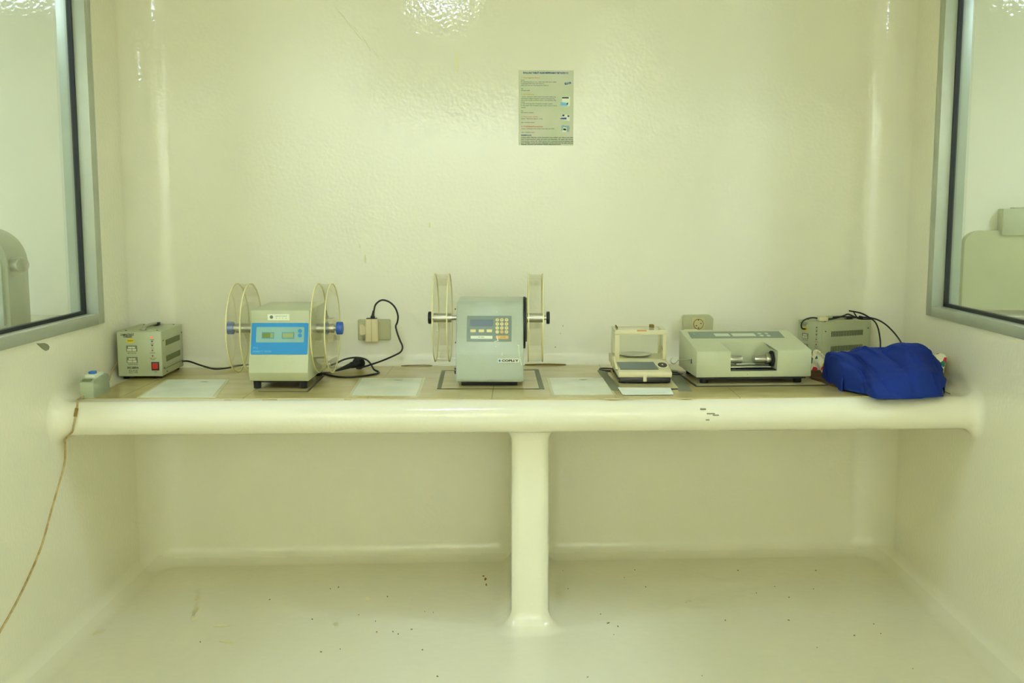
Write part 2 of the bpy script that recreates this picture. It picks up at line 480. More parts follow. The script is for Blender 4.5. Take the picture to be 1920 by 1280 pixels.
def blob(cx, cy, rx, ry, n=12, j=0.3, rot=0.0):
    out = []
    for i in range(n):
        a = 2 * PI * i / n; k = 1 + random.uniform(-j, j)
        x, y = rx * k * math.cos(a), ry * k * math.sin(a)
        out.append((cx + x * math.cos(rot) - y * math.sin(rot), cy + x * math.sin(rot) + y * math.cos(rot)))
    return out
UPF = ((0, 0, 0), (1, 0, 0), (0, 1, 0))
# stains and chips: worn patches that belong to floor, wall and bench
for (x, y, rx, ry, r) in ((-1.162, -.474, .012, .03, .2), (-1.13, -.60, .008, .05, .1), (-1.11, -.676, .012, .016, 0), (-1.003, -.732, .024, .012, .1), (-.947, -.871, .03, .010, -.4), (-.545, -.48, .008, .02, .3),
                          (-1.40, -.80, .012, .03, -.5), (-1.42, -.92, .012, .02, .2), (.60, -.50, .012, .006, .5), (-.62, -.72, .010, .02, .2)):
    st = B(); st.poly(blob(x, y, rx, ry, rot=r), -.001, .0012); st.build('floor_stain', 'stain', floor)
for q in ((-.13, -.27, .005, .014), (-.125, -.33, .003, .010), (-.138, -.235, .004, .005)):
    st = B(); st.poly(blob(*q), -.001, .002); st.build('floor_stain', 'cord_dk', floor)
sp = B()
pts = [(-.709, -.673), (.447, -.162), (1.198, -1.057), (.547, -1.111), (-.49, -.69), (-.33, -.60), (-.30, -.61), (-.42, -.78), (-.40, -.80), (-.36, -.76), (.30, -.70), (.33, -.73), (.31, -.80), (.28, -.62), (.95, -.9), (1.1, -.8)]
for _ in range(26): pts.append((random.uniform(-1.1, 1.3), random.uniform(-1.15, -.15)))
for x, y in pts:
    if abs(x - .034) < .13 and y > -.9: continue
    s_ = random.uniform(.0010, .0024)
    sp.poly(blob(x, y, s_ * random.uniform(1, 2.2), s_, 6, .4, random.uniform(0, 3)), 0, .0025)
tag(sp.build('debris', 'speck'), 'tiny dark crumbs and flecks scattered over the cream floor', 'debris', kind='stuff')
LW = ((XL, 0, 0), (0, 1, 0), (0, 0, 1))         # left wall frame, normal +x
BWF = ((0, 0, 0), (math.cos(.055), math.sin(.055), 0), (0, 0, 1))     # back wall frame, normal -y
b = B(); b.fpoly(LW, [(-.985, .988), (-.965, .985), (-.93, .982), (-.908, .975), (-.898, .966), (-.905, .958), (-.925, .957), (-.945, .965), (-.965, .976)], -.0005, .0012)
b.build('wall_chip', 'chip', wall_left)
b = B(); b.fpoly(BWF, [(-.2445 + dx, z) for dx, z in ((0, 1.985), (.008, 1.984), (.011, 1.95), (.009, 1.915), (.002, 1.908), (-.004, 1.925), (-.005, 1.96))], 0, .0015)
b.build('wall_drip', 'drip', wall_back)
b = B()
for k in range(26):       # scuffed ridges in the paint, upper left
    t = k / 25; u = -.695 + .16 * t + random.uniform(-.008, .008) * t; z = 2.15 - .185 * t ** 0.9 + random.uniform(-.006, .006)
    b.tube([(u, .055 * u - .0003, z), (u + .006, .055 * u - .001, z - .007), (u + .013, .055 * u - .0003, z - .016)], .0008, 5, 3)
b.build('paint_ridge', 'paint', wall_back)
for x, z, rx, rz in ((-.35, 1.33, .004, .012), (-.6, 1.2, .004, .02), (-.62, 1.25, .003, .01), (.16, .905, .001, .003), (.17, .935, .001, .004), (-.05, 1.05, .002, .006), (.14, .851, .0022, .0022)):
    b = B(); b.fpoly(BWF, [(x + rx * math.cos(a), z + rz * math.sin(a)) for a in [i * PI / 4 for i in range(8)]], 0, .0008)
    b.build('wall_mark', 'stain' if rz > .004 else 'cord_dk', wall_back)
# chips along the bench lip
LIPF = ((0, 0, 0), (1, .045, 0), (0, -.35, -.94))
for x, z, rx in ((.61, .742, .013), (.626, .737, .010), (.585, .757, .009), (.60, .722, .006)):
    yb = -.8395 + .045 * x
    b = B(); b.box(x - rx, x + rx, yb - .0012, yb + .004, z - .0022, z + .0022, .001); b.build('lip_chip', 'chip', bench)
for x, y, rx, ry in ((-.80, -.817, .022, .004), (.30, -.793, .026, .005), (.36, -.789, .016, .003), (.53, -.782, .028, .003), (-.55, -.812, .012, .003), (-.93, -.822, .012, .003)):
    b = B(); b.poly(blob(x, y, rx, ry, 12, .2), BT - .003, BT + .0008); b.build('lip_wear', 'matboard', bench)
b = B(); b.tube([(.02, -.052, .789), (.07, -.05, .7905), (.13, -.047, .7905), (.18, -.045, .788)], .0032, 6); b.build('open_joint', 'cord_dk', bench)
b = B(); b.tube([(-.46, -.079, .788), (-.42, -.077, .79), (-.36, -.074, .79), (-.34, -.073, .788)], .002, 6); b.build('open_joint', 'cord_dk', bench)
b = B(); b.tube([(1.09, -.235, .788), (1.14, -.26, .7885), (1.16, -.30, .788)], .002, 6); b.build('open_joint', 'cord_dk', bench)
b = B(); b.tube([(1.405, -.46, .788), (1.41, -.58, .788), (1.415, -.70, .788)], .0016, 6); b.build('open_joint', 'cord_dk', bench)

# ------------------------------------------------------------ windows in the side walls
def window(n, side):
    y0, y1, z0, z1 = WIN[side]
    y0 -= .12; y1 += .022; z0 -= .018; z1 += .1
    sx = -1 if side == 'left' else 1           # outwards
    X = XL if side == 'left' else XR
    r = bpy.data.objects.new('window_%d' % n, None); COL.objects.link(r); r.location = (X, y1, z0); struct(r)
    def bx(xa, xb, ya, yb, za, zb, mt, name, bev=.0015):
        xs = sorted((-sx * xa, -sx * xb))       # x measured into the room
        b = B(); b.box(xs[0], xs[1], ya - y1, yb - y1, za - z0, zb - z0, bev); return b.build(name, mt, r)
    fw, fh = .050, .036
    b = B()
    def fb(xa, xb, ya, yb, za, zb):
        xs = sorted((-sx * xa, -sx * xb)); b.box(xs[0], xs[1], ya - y1, yb - y1, za - z0, zb - z0, .0015)
    fb(-.085, .012, y1 - fw, y1, z0, z1)
    fb(-.085, .012, y0, y0 + .17, z0, z1)
    fb(-.085, .012, y0 + .17, y1 - fw, z0, z0 + fh)
    fb(-.085, .012, y0 + .17, y1 - fw, z1 - .16, z1)
    b.build('frame', 'alu', r)
    b = B(); g = .011
    def gb(ya, yb, za, zb):
        xs = sorted((sx * .030, sx * .046)); b.box(xs[0], xs[1], ya - y1, yb - y1, za - z0, zb - z0)
    gb(y1 - fw - g, y1 - fw, z0 + fh, z1 - .16); gb(y0 + .17, y1 - fw - g, z0 + fh, z0 + fh + g)
    gb(y0 + .17, y0 + .17 + g, z0 + fh + g, z1 - .16)
    b.build('gasket', 'gasket', r)
    b = B(); xs = sorted((sx * .036, sx * .041)); b.box(xs[0], xs[1], y0 + .16 - y1, y1 - fw - .003 - y1, fh + .003, z1 - .155 - z0)
    b.build('glass_pane', 'glass', r)
window(1, 'left'); window(2, 'right')

# ------------------------------------------------------------ the rooms seen through the windows
def slab(name, x0, x1, y0, y1, z0, z1, m='paint', bev=0):
    b = B(); b.box(x0, x1, y0, y1, z0, z1, bev); return struct(b.build(name, m))
slab('wall_left_room_back', -4.3, -1.30, .06, .10, -.02, 2.7)
slab('wall_left_room_far', -4.34, -4.3, -3.6, .10, -.02, 2.7)
slab('wall_left_room_front', -4.3, XL, -3.64, -3.6, -.02, 2.7)
slab('floor_left_room', -4.3, XL - .005, -3.6, .06, -.06, -.02, 'floor')
slab('ceiling_left_room', -4.3, XL - .005, -3.6, .06, 2.66, 2.70)
slab('wall_right_room_back', 1.33, 4.3, .13, .17, -.02, 2.7)
slab('wall_right_room_far', 4.3, 4.34, -3.6, .17, -.02, 2.7)
slab('wall_right_room_front', XR, 4.3, -3.64, -3.6, -.02, 2.7)
slab('floor_right_room', XR + .005, 4.3, -3.6, .13, -.06, -.02, 'floor')
slab('ceiling_right_room', XR + .005, 4.3, -3.6, .13, 2.66, 2.70)
b = B(); b.box(-4.2, -1.60, -.72, .055, .90, .975, .03, 4); b.box(-3.2, -3.05, -.6, .05, -.02, .9, .01)
tag(b.build('worktop_ledge', 'bench'), 'cream worktop behind the left window under the steel machine', 'worktop')
b = B(); b.box(1.63, 4.2, -.60, .125, .90, .975, .03, 4); b.box(3.05, 3.2, -.5, .12, -.02, .9, .01)
tag(b.build('worktop_ledge', 'bench'), 'cream worktop behind the right window with a thin cable on it', 'worktop')

# steel machine with a round-topped housing, left room
mc = thing('tablet_press', 'grey steel machine with rounded top and side knob behind the left window', 'machine', (-1.92, -.453, .975))
FR = ((0, 0, 0), (1, 0, 0), (0, 0, 1))
def arch(hw, zs, rt, z0=0.0):
    return [(hw, z0)] + [(hw * math.cos(PI * k / 24), zs + rt * math.sin(PI * k / 24)) for k in range(25)] + [(-hw, z0)]
b = B(); b.fpoly(FR, arch(.130, .225, .125), -.155, 0); b.build('housing', 'satin', mc)
b = B(); b.fpoly(FR, arch(.112, .215, .105, .01), 0, .012); b.build('front_door', 'alu', mc)
b = B(); b.cyl((.120, .052, .214), (.140, .038, .215), .034, seg=24, bev=.003); b.build('knob_plate', 'satin', mc)
b = B(); b.cyl((.125, .045, .220), (.182, .005, .222), .026, seg=28, bev=.004); b.build('knob', 'metal', mc)

# grey box on the wall of the right room, with the thin cable below
bx_ = thing('wall_box', 'plain grey box mounted on the wall behind the right window', 'box', (1.905, .13, 1.289))
b = B(); b.box(0, .75, -.05, 0, 0, .104, .003); b.build('casing', 'stab', bx_)
b = B(); b.box(.045, .75, -.046, -.004, .104, .110, .002); b.build('lid', 'stab', bx_)
cb_ = thing('olive_panel', 'dull olive round-cornered flat panel below the wall box behind the right window', 'cabinet', (2.18, .128, .992))  # thin olive sheet standing for a dull, unidentified round-cornered area
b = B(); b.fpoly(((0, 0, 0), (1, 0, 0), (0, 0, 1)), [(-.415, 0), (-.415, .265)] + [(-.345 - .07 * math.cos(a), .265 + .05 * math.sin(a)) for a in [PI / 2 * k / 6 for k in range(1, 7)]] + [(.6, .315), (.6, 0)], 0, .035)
b.build('panel_sheet', 'olive', cb_)
b = B(); b.tube([(1.70, -.1, .979), (1.76, -.14, .985), (1.80, -.15, .981), (1.86, -.10, .984), (1.95, -.08, .981), (2.2, -.12, .979)], .003, 8)
tag(b.build('thin_cable', 'box_grey'), 'thin pale cable lying on the worktop behind the right window', 'cable')

# ------------------------------------------------------------ ceiling lamps and an added bounce fill
def lamp(x, y, sx, sy, m, label, z=ZC):
    t = thing('ceiling_light', label, 'ceiling light', (x, y, z - .06), 0)
    b = B(); b.box(-sx / 2 - .02, sx / 2 + .02, -sy / 2 - .02, sy / 2 + .02, .004, .058, .004); b.build('housing', 'lamp_case', t)
    b = B(); b.box(-sx / 2, sx / 2, -sy / 2, sy / 2, 0, .006); b.build('diffuser', m, t, smooth=0)
lamp(-.21, -2.22, .25, .20, 'lamp', 'bright ceiling light above the space in front of the bench')
ww = thing('bounce_fill_light', 'added fill light panel unseen behind the camera, bouncing light off the wall behind it', 'fill light', (.2, -5.55, ZC - .36))  # unseen glowing panel, added to brighten the room by bounced light
b = B(); b.box(-.95, .95, 0, .06, 0, .34, .004); b.build('housing', 'lamp_case', ww)
b = B(); b.box(-.9, .9, -.006, .001, .02, .32); b.build('diffuser', 'fill_b', ww, smooth=0)
lamp(-2.7, -1.7, .8, .5, 'lamp_s', 'ceiling light of the room behind the left window', 2.66)
lamp(2.95, -1.55, .5, .4, 'lamp_r', 'ceiling light of the room behind the right window', 2.66)

# ------------------------------------------------------------ poster
po = thing('wall_poster', 'pale green printed poster with coloured headings on the back wall', 'poster', (.0996, .055 * .0996, 1.777), .055)
PF = ((0, -.0006, 0), (1, 0, 0), (0, 0, 1))
b = B(); b.plate(PF, -.1055, .1055, -.141, .141, -.0004, .0008); b.build('sheet', 'poster', po, smooth=0)
def pxy(px, py):      # position on the sheet from its printed layout (1067 x 1280 grid)
    return (px - 520) / 735 * .211, (655 - py) / 990 * .282
def lines(rows, m, size=.0048, weight=0.0):
    for txt, px, py, wpx in rows:
        b = B(); u, v = pxy(px, py); b.text(PF, txt, u, v, size, .0009, .0011, 'LEFT', weight, wpx / 735 * .211)
        b.build('printed_text', m, po, smooth=0)
lines([('EVALUASI TABLET ASAM MEFENAMAT BETADEX CI', 212, 197, 600)], 'ink_blue', .0092, .0004)
lines([('1. Keseragaman Bobot', 188, 260, 245), ('2. Uji Kekerasan', 185, 478, 178)], 'ink_or', .0072, .0001)
lines([('3. Kekerasan tablet', 188, 774, 222)], 'ink_or', .0072, .0001)
lines([('4. Friabilitas/Kerapuhan', 188, 903, 292)], 'ink_red', .0072, .0002)
lines([('KESIMPULAN', 185, 1021, 138)], 'ink_blue', .0075, .0003)
lines([('Syarat :', 182, 292, 52), ('jika ditimbang satu per satu, tidak boleh lebih dari 2 tablet', 182, 314, 475),
       ('menyimpang lebih besar dari kolom A', 184, 337, 305), ('tidak boleh satu pun menyimpang dari kolom B', 184, 359, 365),
       ('Alat', 186, 405, 26), ('timbangan analitik', 186, 427, 118),
       ('Syarat : kekerasan tablet adalah kemampuan tablet yang', 200, 510, 450), ('dinyatakan dalam kilogram antara 4 sampai 8 kg', 186, 534, 448),
       ('alat yang di pakai hardness tester menunjukkan nilai', 186, 556, 468), ('kuat', 186, 579, 48),
       ('a. bila kurang dari 4 tablet mudah rapuh', 184, 602, 420), ('b. bila lebih dari 8 tablet akan sukar hancur lama', 184, 626, 478), ('sekali', 184, 652, 58),
       ('Alat', 186, 697, 28), ('hardness tester', 186, 720, 168), ('Syarat : kekerasan tablet 4 - 8 kg', 188, 801, 282), ('alat : hardness tester', 188, 849, 180),
       ('Syarat : kehilangan bobot tidak boleh lebih dari 0,8%', 192, 932, 436), ('Alat : friability tester', 190, 980, 178)], 'ink_mid', .0052, .00008)
lines([('evaluasi tablet dilakukan untuk mengetahui mutu sediaan yang dibuat pada skala', 186, 1048, 700), ('kecil di laboratorium yaitu uji bobot, uji kekerasan, uji rapuh dan hancur', 186, 1072, 702),
       ('keseragaman ukuran dan waktu hancur yang memenuhi syarat farmakope edisi', 186, 1097, 702), ('yang berlaku untuk uji yang dilakukan di laboratorium ini oleh petugas', 186, 1120, 702),
       ('sesuai dengan prosedur kerja laboratorium', 186, 1141, 535)], 'ink_mid', .0056, .0002)
def pic(name, m, polys, t=.0012):
    for P_ in polys:
        b = B(); b.fpoly(PF, [pxy(*q) for q in P_], .0009, t); b.build(name, m, po, smooth=0)
pic('printed_picture', 'ink_blue', [[(762, 325), (848, 312), (856, 332), (775, 352)]]); pic('printed_picture', 'foil_grey', [[(778, 328), (835, 320), (838, 331), (784, 340)]], .0014)
pic('printed_picture', 'white_lab', [[(735, 505), (840, 505), (842, 625), (820, 636), (716, 625), (718, 575), (735, 572)]]); pic('printed_picture', 'ink', [[(735, 512), (824, 512), (824, 530), (735, 530)], [(798, 590), (815, 585), (812, 615), (796, 612)]], .0014)
pic('printed_picture', 'ink_lblue', [[(716, 575), (735, 580), (800, 590), (800, 622), (820, 632), (716, 622)]], .0013)
pic('printed_picture', 'white_lab', [[(735, 740), (838, 748), (838, 832), (800, 822), (710, 805), (745, 780)]]); pic('printed_picture', 'ink_blue', [[(740, 742), (768, 744), (765, 768), (738, 765)], [(808, 752), (832, 752), (832, 775), (810, 775)], [(745, 785), (795, 782), (795, 808), (712, 805), (712, 795)]], .0014)
pic('printed_picture', 'foil_grey', [[(728, 895), (745, 882), (775, 892), (808, 890), (828, 888), (838, 920), (832, 965), (812, 978), (800, 960), (798, 915), (752, 915), (740, 968), (726, 950)]]); pic('printed_picture', 'white_lab', [[(750, 912), (798, 918), (792, 975), (738, 970)]], .0013); pic('printed_picture', 'ink', [[(755, 925), (792, 930), (790, 955), (748, 950)]], .0015)

# ------------------------------------------------------------ sockets
so = thing('wall_socket', 'grey double socket box low on the back wall with an ivory adapter plugged in', 'socket', (-.5675, -.0312, .9255), .055)
SF = ((0, -.028, 0), (1, 0, 0), (0, 0, 1))
b = B(); b.box(-.0635, .0635, -.028, 0, -.040, .040, .005, 3); b.build('socket_box', 'socket', so)
b = B(); b.plate(SF, -.056, -.004, -.032, .032, 0, .0015, .004); b.plate(SF, .004, .056, -.032, .032, 0, .0015, .004); b.build('cover_plate', 'socket', so)
ad = thing('plug_adapter', 'ivory three-way plug adapter standing out of the double wall socket', 'adapter', (-.574, -.062, .927), .055)
b = B(); b.box(-.022, .026, -.045, 0, -.044, .046, .006, 3); b.build('adapter_body', 'adapt', ad)
b = B(); b.fpoly(((0, -.044, 0), (1, 0, 0), (0, 0, 1)), [(-.020, .014), (-.038, .026), (-.043, .022), (-.043, -.012), (-.038, -.016), (-.020, -.012)], -.034, -.004); b.build('adapter_spur', 'adapt', ad)
b = B(); b.box(.0015, .0025, -.0455, -.001, -.0445, .0465); b.build('body_seam', 'cord_dk', ad)
b = B(); b.box(-.018, .022, -.040, -.006, .046, .0475, .0004); b.build('top_face', 'black_pl', ad)
lc = thing('power_lead', 'black power lead plugged into the top of the ivory adapter and looping to the bench', 'cable', (-.57, -.09, .974))
def rel(pts, o): return [(p[0] - o[0], p[1] - o[1], p[2] - o[2]) for p in pts]
O = (-.57, -.09, .974)
b = B(); b.cyl(*rel([(-.567, -.088, .975), (-.566, -.088, .984)], O), .0085, seg=20, bev=.002); b.cyl(*rel([(-.566, -.088, .983), (-.563, -.088, 1.004)], O), .0062, .0036, seg=16); b.build('plug', 'black_pl', lc)
b = B(); b.tube(rel([(-.563, -.088, .99), (-.561, -.088, 1.005), (-.555, -.09, 1.026), (-.541, -.09, 1.040), (-.524, -.09, 1.045), (-.499, -.09, 1.036), (-.479, -.09, 1.015), (-.469, -.09, .984), (-.472, -.09, .959), (-.478, -.09, .943),
                     (-.472, -.09, .916), (-.462, -.09, .888), (-.453, -.092, .866), (-.459, -.098, .846), (-.485, -.112, .832), (-.53, -.135, .815), (-.575, -.17, .803), (-.612, -.21, .797)], O), .0034, 10); b.build('cord', 'cable', lc)
p2 = thing('loose_plug', 'thick black mains plug lying on the bench between tester and adapter', 'plug', (-.625, -.17, BT))
O = (-.625, -.17, BT)
b = B(); b.cyl(*rel([(-.622, -.155, .814), (-.602, -.175, .808)], O), .0215, seg=28, bev=.004); b.cyl(*rel([(-.640, -.19, .806), (-.608, -.175, .811)], O), .012, .014, seg=18, bev=.003); b.build('plug_body', 'rubber', p2)
b = B(); b.cyl(*rel([(-.682, -.235, .794), (-.638, -.19, .806)], O), .0042, .0105, seg=14); b.build('strain_relief', 'rubber', p2)
b = B(); b.tube(rel([(-.680, -.233, .794), (-.70, -.25, .792), (-.73, -.27, .791), (-.76, -.28, .791)], O), .0036, 8)
b.tube(rel([(-.76, -.11, .7905), (-.735, -.10, .792), (-.71, -.085, .80), (-.683, -.075, .812), (-.655, -.07, .818), (-.622, -.078, .820), (-.59, -.105, .815), (-.563, -.165, .803), (-.545, -.225, .795), (-.522, -.262, .791),
            (-.536, -.310, .791), (-.57, -.352, .791), (-.614, -.378, .791), (-.66, -.366, .791), (-.708, -.314, .791), (-.74, -.27, .791)], O), .0036, 8); b.build('cord', 'cable', p2)

s2 = thing('wall_socket', 'grey single round socket on the back wall above the wide hardness tester', 'socket', (.7, .0385, .943), .055)
b = B(); b.fpoly(FR, [(-.058, -.036), (.058, -.036), (.060, .020), (.050, .032), (.044, .036), (-.054, .034), (-.060, .028)], 0, .030); b.build('socket_box', 'socket', s2)
SF = ((0, -.030, 0), (1, 0, 0), (0, 0, 1))
b = B(); b.plate(SF, -.025, .025, -.026, .025, 0, .0025, .003); b.build('cover_plate', 'socket2', s2)
b = B(); b.disc(SF, 0, 0, .0205, .0025, .0045, 32); b.build('socket_rim', 'cord_dk', s2)
b = B(); b.disc(SF, 0, 0, .0180, .0046, .0052, 32); b.build('socket_well', 'socket2', s2)
b = B(); b.disc(SF, -.0085, -.006, .0024, .005, .006, 12); b.disc(SF, .0095, .003, .0024, .005, .006, 12); b.disc(SF, -.001, .016, .0022, .005, .006, 12); b.disc(SF, 0, -.015, .0022, .005, .006, 12); b.build('pin_hole', 'black_pl', s2)

# ------------------------------------------------------------ voltage stabilizers
def stabilizer(loc, rz, w, d, h, label, variant):
    t = thing('voltage_stabilizer', label, 'voltage stabilizer', loc, rz, None)
    b = B(); b.box(-w / 2, w / 2, 0, d, .010, h, .0022); b.build('casing', 'stab', t)
    b = B(); b.box(-w / 2 + .001, w / 2 - .001, -.0022, .001, .011, h - .001, .0012); b.build('front_panel', 'stab', t)
    for sx in (-1, 1):
        for y in (.025, d - .025):
            b = B(); b.cyl((sx * (w / 2 - .02), y, 0), (sx * (w / 2 - .02), y, .012), .010, seg=16); b.build('foot', 'rubber', t)
    F_ = ((-w / 2, -.0022, .010), (1, 0, 0), (0, 0, 1)); H = h - .010
    def fx(px): return (px - 150) / (862 - 150) * w
    def fz(py): return (1105 - py) / (1105 - 290) * H
    def _t(*a, **k): b = B(); b.text(F_, *a, **k); b.build('lettering', 'ink_soft' if variant else 'ink', t, smooth=0)
    _t( 'COMPACTVOLT', fx(322), fz(348), .0105, 0, .0003, weight=.0003, width=.048); _t( 'STABILIZER', fx(325), fz(382), .0095, 0, .0003, weight=.0002, width=.030)
    _t( 'INPUT VOLTAGE', fx(385), fz(680), .006, 0, .0003, width=.030); _t( 'OUTPUT VOLTAGE', fx(395), fz(885), .006, 0, .0003, width=.034)
    _t( 'SVC-500VA', fx(390), fz(948), .010, 0, .0003, weight=.0004, width=.040)
    for k, s in enumerate(('INPUT 140V-240V', 'OUTPUT 220V', '50/60 Hz 1 PHASE')): _t( s, fx(395), fz(995 + 22 * k), .005, 0, .0003, width=.032)
    for k, (s, py) in enumerate((('WORK', 437), ('DELAY', 512), ('LOW', 588), ('UNUSUAL', 678), ('OVER LOAD', 775), ('POWER', 800))): _t( s, fx(715), fz(py), .0045, 0, .0003)
    _t( 'ON', fx(750), fz(1025), .006, 0, .0003)
    b = B(); b.disc(F_, fx(368), fz(455), .0150, 0, .0006, 28, .52); b.build('yellow_sticker', 'yellow', t)
    b = B(); b.text(F_, 'AUTOMATIC', fx(368), fz(455), .005, .0006, .0009, weight=.0003, width=.02); b.build('sticker_text', 'cord_dk', t, smooth=0)
    for py in (595, 805):
        b = B(); b.plate(F_, fx(298), fx(470), fz(py + 54), fz(py - 54), 0, .0022, .001); m_ = b.build('meter', 'meter_d', t)
        b = B(); b.plate(F_, fx(312), fx(456), fz(py + 44), fz(py + 6), .0022, .0027); b.plate(F_, fx(330), fx(440), fz(py - 4), fz(py - 34), .0022, .0024); b.build('dial_face', 'meter', m_)
        b = B(); b.plate(F_, fx(388), fx(394), fz(py + 40), fz(py - 20), .0027, .003); b.build('needle', 'red', m_)
    for py, mt in ((397, 'led'), (467, 'led_off'), (540, 'led_off'), (630, 'led_red'), (733, 'led_red')):
        if variant and mt == 'led': mt = 'led_off'
        b = B(); b.disc(F_, fx(714), fz(py), .0028 if mt != 'led' else .0036, 0, .0020, 16); b.build('indicator_lamp', mt, t)
    b = B(); b.plate(F_, fx(690), fx(812), fz(995), fz(842), 0, .0025, .001); sw = b.build('power_switch', 'black_pl', t)
    b = B(); b.plate(F_, fx(708), fx(792), fz(965), fz(865), .0025, .0060, .001); b.build('rocker', 'red', sw)
    # louvres on both sides
    for sx in (1, -1):
        SFr = ((sx * w / 2, 0, 0), (0, sx, 0), (0, 0, 1)) if sx > 0 else ((-w / 2, d, 0), (0, -1, 0), (0, 0, 1))
        for z0 in (h * .40 - .012, h * .75 - .014):
            b = B(); n = 23
            if variant:
                for k in range(n): b.plate(SFr, .045 + k * (d - .085) / n, .045 + (k + .55) * (d - .085) / n, z0, z0 + .021, 0, .0006)
            else: b.plate(SFr, .045, d - .04, z0, z0 + .021, 0, .0006)
            b.build('vent', 'vent_dk' if variant else 'vent', t)
        for y, z in ((.016, h * .8), (.018, h * .22), (.05, h * .12), (d - .02, h * .16), (d - .016, h * .82)):
            b = B(); b.disc(SFr, y, z, .0026, 0, .0018, 12); b.build('screw', 'led_off', t)
        b = B(); b.box(sx * w / 2 - .0012, sx * w / 2 + .0012, .02, d - .004, .033, .0342); b.build('lower_seam', 'vent', t)
    for x in (-w * .35, w * .35):
        for y in (.03, d - .03):
            b = B(); b.cyl((x, y, h - .001), (x, y, h + .002), .003, seg=12); b.build('screw', 'led_off', t)
    # strap handle on top
    b = B(); b.tube([(0, .045, h + .002), (0, .055, h + .008), (0, .09, h + .011), (0, .14, h + .011), (0, d - .06, h + .008), (0, d - .05, h + .002)], .006, 10); b.build('handle_grip', 'satin' if not variant else 'stab', t)
    b = B(); b.box(-.010, .010, d - .068, d - .040, h - .001, h + .012, .002); b.build('handle_mount', 'black_pl', t)
    b = B(); b.box(-.010, .010, .036, .058, h - .001, h + .007, .002); b.build('handle_mount', 'satin', t)
    return t
stabilizer((-1.357, -.405, BT), .03, .158, .262, .171, 'grey-green stabilizer with red switch and lit red lamp at the left bench end', 0)
stabilizer((1.163 - .07 * math.cos(1.13) + .0, -.085 + .07 * math.sin(1.13), BT), -1.13, .14, .245, .171, 'grey-green stabilizer turned sideways behind the blue cloth at the right', 1)

c1 = B(); c1.tube([(-1.284, -.16, .817), (-1.262, -.15, .815), (-1.206, -.19, .806), (-1.148, -.225, .798), (-1.118, -.215, .797), (-1.09, -.185, .798), (-1.065, -.155, .800), (-1.02, -.14, .802), (-.95, -.13, .800), (-.88, -.12, .795), (-.80, -.115, .791), (-.755, -.11, .791)], .0034, 8)
tag(c1.build('black_cable', 'cable'), 'black cable running from the left stabilizer behind the blue-panelled tester', 'cable')
# cables over the right stabilizer
cb = thing('cable_bundle', 'tangle of thin black cables lying over the right stabilizer and down to the blue cloth', 'cable', (1.2, -.03, .96))
O = (1.2, -.03, .96)
b = B(); b.tube(rel([(1.119, .0, .925), (1.106, -.01, .927), (1.100, -.015, .938), (1.101, -.02, .952), (1.114, -.022, .965), (1.142, -.02, .971), (1.176, -.02, .967), (1.209, -.02, .966), (1.242, -.02, .972), (1.265, -.02, .980), (1.279, -.02, .985), (1.300, -.025, .977), (1.322, -.03, .968), (1.352, -.03, .967), (1.37, -.04, .968)], O), .003, 8); b.build('lead', 'cable', cb)
b = B(); b.tube(rel([(1.270, -.06, 1.002), (1.299, -.06, .997), (1.324, -.06, .990), (1.349, -.06, .976), (1.371, -.06, .960), (1.384, -.062, .935), (1.389, -.07, .904), (1.386, -.09, .881), (1.370, -.14, .856), (1.352, -.20, .835)], O), .003, 8); b.build('lead', 'cable', cb)
b = B(); b.tube(rel([(1.22, -.02, .973), (1.26, -.02, .975), (1.30, -.02, .972), (1.346, -.035, .974), (1.377, -.04, .969), (1.398, -.05, .960), (1.415, -.07, .946), (1.430, -.10, .925), (1.440, -.14, .900), (1.442, -.20, .868), (1.438, -.28, .845)], O), .003, 8); b.build('lead', 'cable', cb)
b = B(); b.tube(rel([(1.290, -.05, .999), (1.301, -.04, .985), (1.312, -.035, .972)], O), .0025, 8); b.cyl(*rel([(1.315, -.04, .975), (1.330, -.04, .972)], O), .007, seg=12, bev=.001); b.build('connector', 'black_pl', cb)
b = B(); b.box(1.160 - 1.2, 1.195 - 1.2, -.02, .02, .0, .016, .003); b.build('adapter_block', 'cream_pl', cb)

# small switch box at the left end with its painted-over cord
sb = thing('switch_box', 'small grey switch box with blue and white rocker at the left end of the bench', 'switch', (-1.388, -.80, BT - .002))
prof_ = [(0, 0), (0, .052), (.012, .060), (.118, .066), (.134, .060), (.138, .010), (.138, 0)]
b = B(); b.prism(prof_, -.026, .020, .003, 2); b.build('box_body', 'swbox', sb)
b = B(); b.box(-.020, .014, .030, .105, .058, .074, .003); b.build('switch_plate', 'swwhite', sb)
b = B(); b.box(-.014, .006, .045, .070, .073, .082, .003); b.build('rocker', 'swblue', sb)
b = B(); b.box(-.018, .010, .004, .022, .0555, .0625, .001); b.build('label_plate', 'vent', sb)
cd = B(); cd.tube([(-1.400, -.79, .797), (-1.404, -.815, .791), (-1.401, -.850, .790), (-1.390, -.878, .782), (-1.385, -.898, .766), (-1.386, -.906, .749), (-1.389, -.909, .732), (-1.394, -.907, .715), (-1.401, -.900, .699), (-1.418, -.885, .684), (-1.442, -.858, .664), (-1.454, -.835, .640), (-1.457, -.832, .60), (-1.4575, -.852, .563), (-1.4575, -.909, .503), (-1.4575, -.953, .455), (-1.4575, -1.039, .363), (-1.4575, -1.172, .277), (-1.4575, -1.308, .214), (-1.4575, -1.42, .17)], .0032, 8)
wc = cd.build('hanging_cord', 'cord', sb); wc.matrix_parent_inverse = Matrix.Translation(-sb.location)
cd = B(); cd.tube([(-1.3865, -.893, .771), (-1.386, -.902, .759), (-1.387, -.906, .748)], .0055, 8, 4); o_ = cd.build('cord_knot', 'cord_dk', wc)
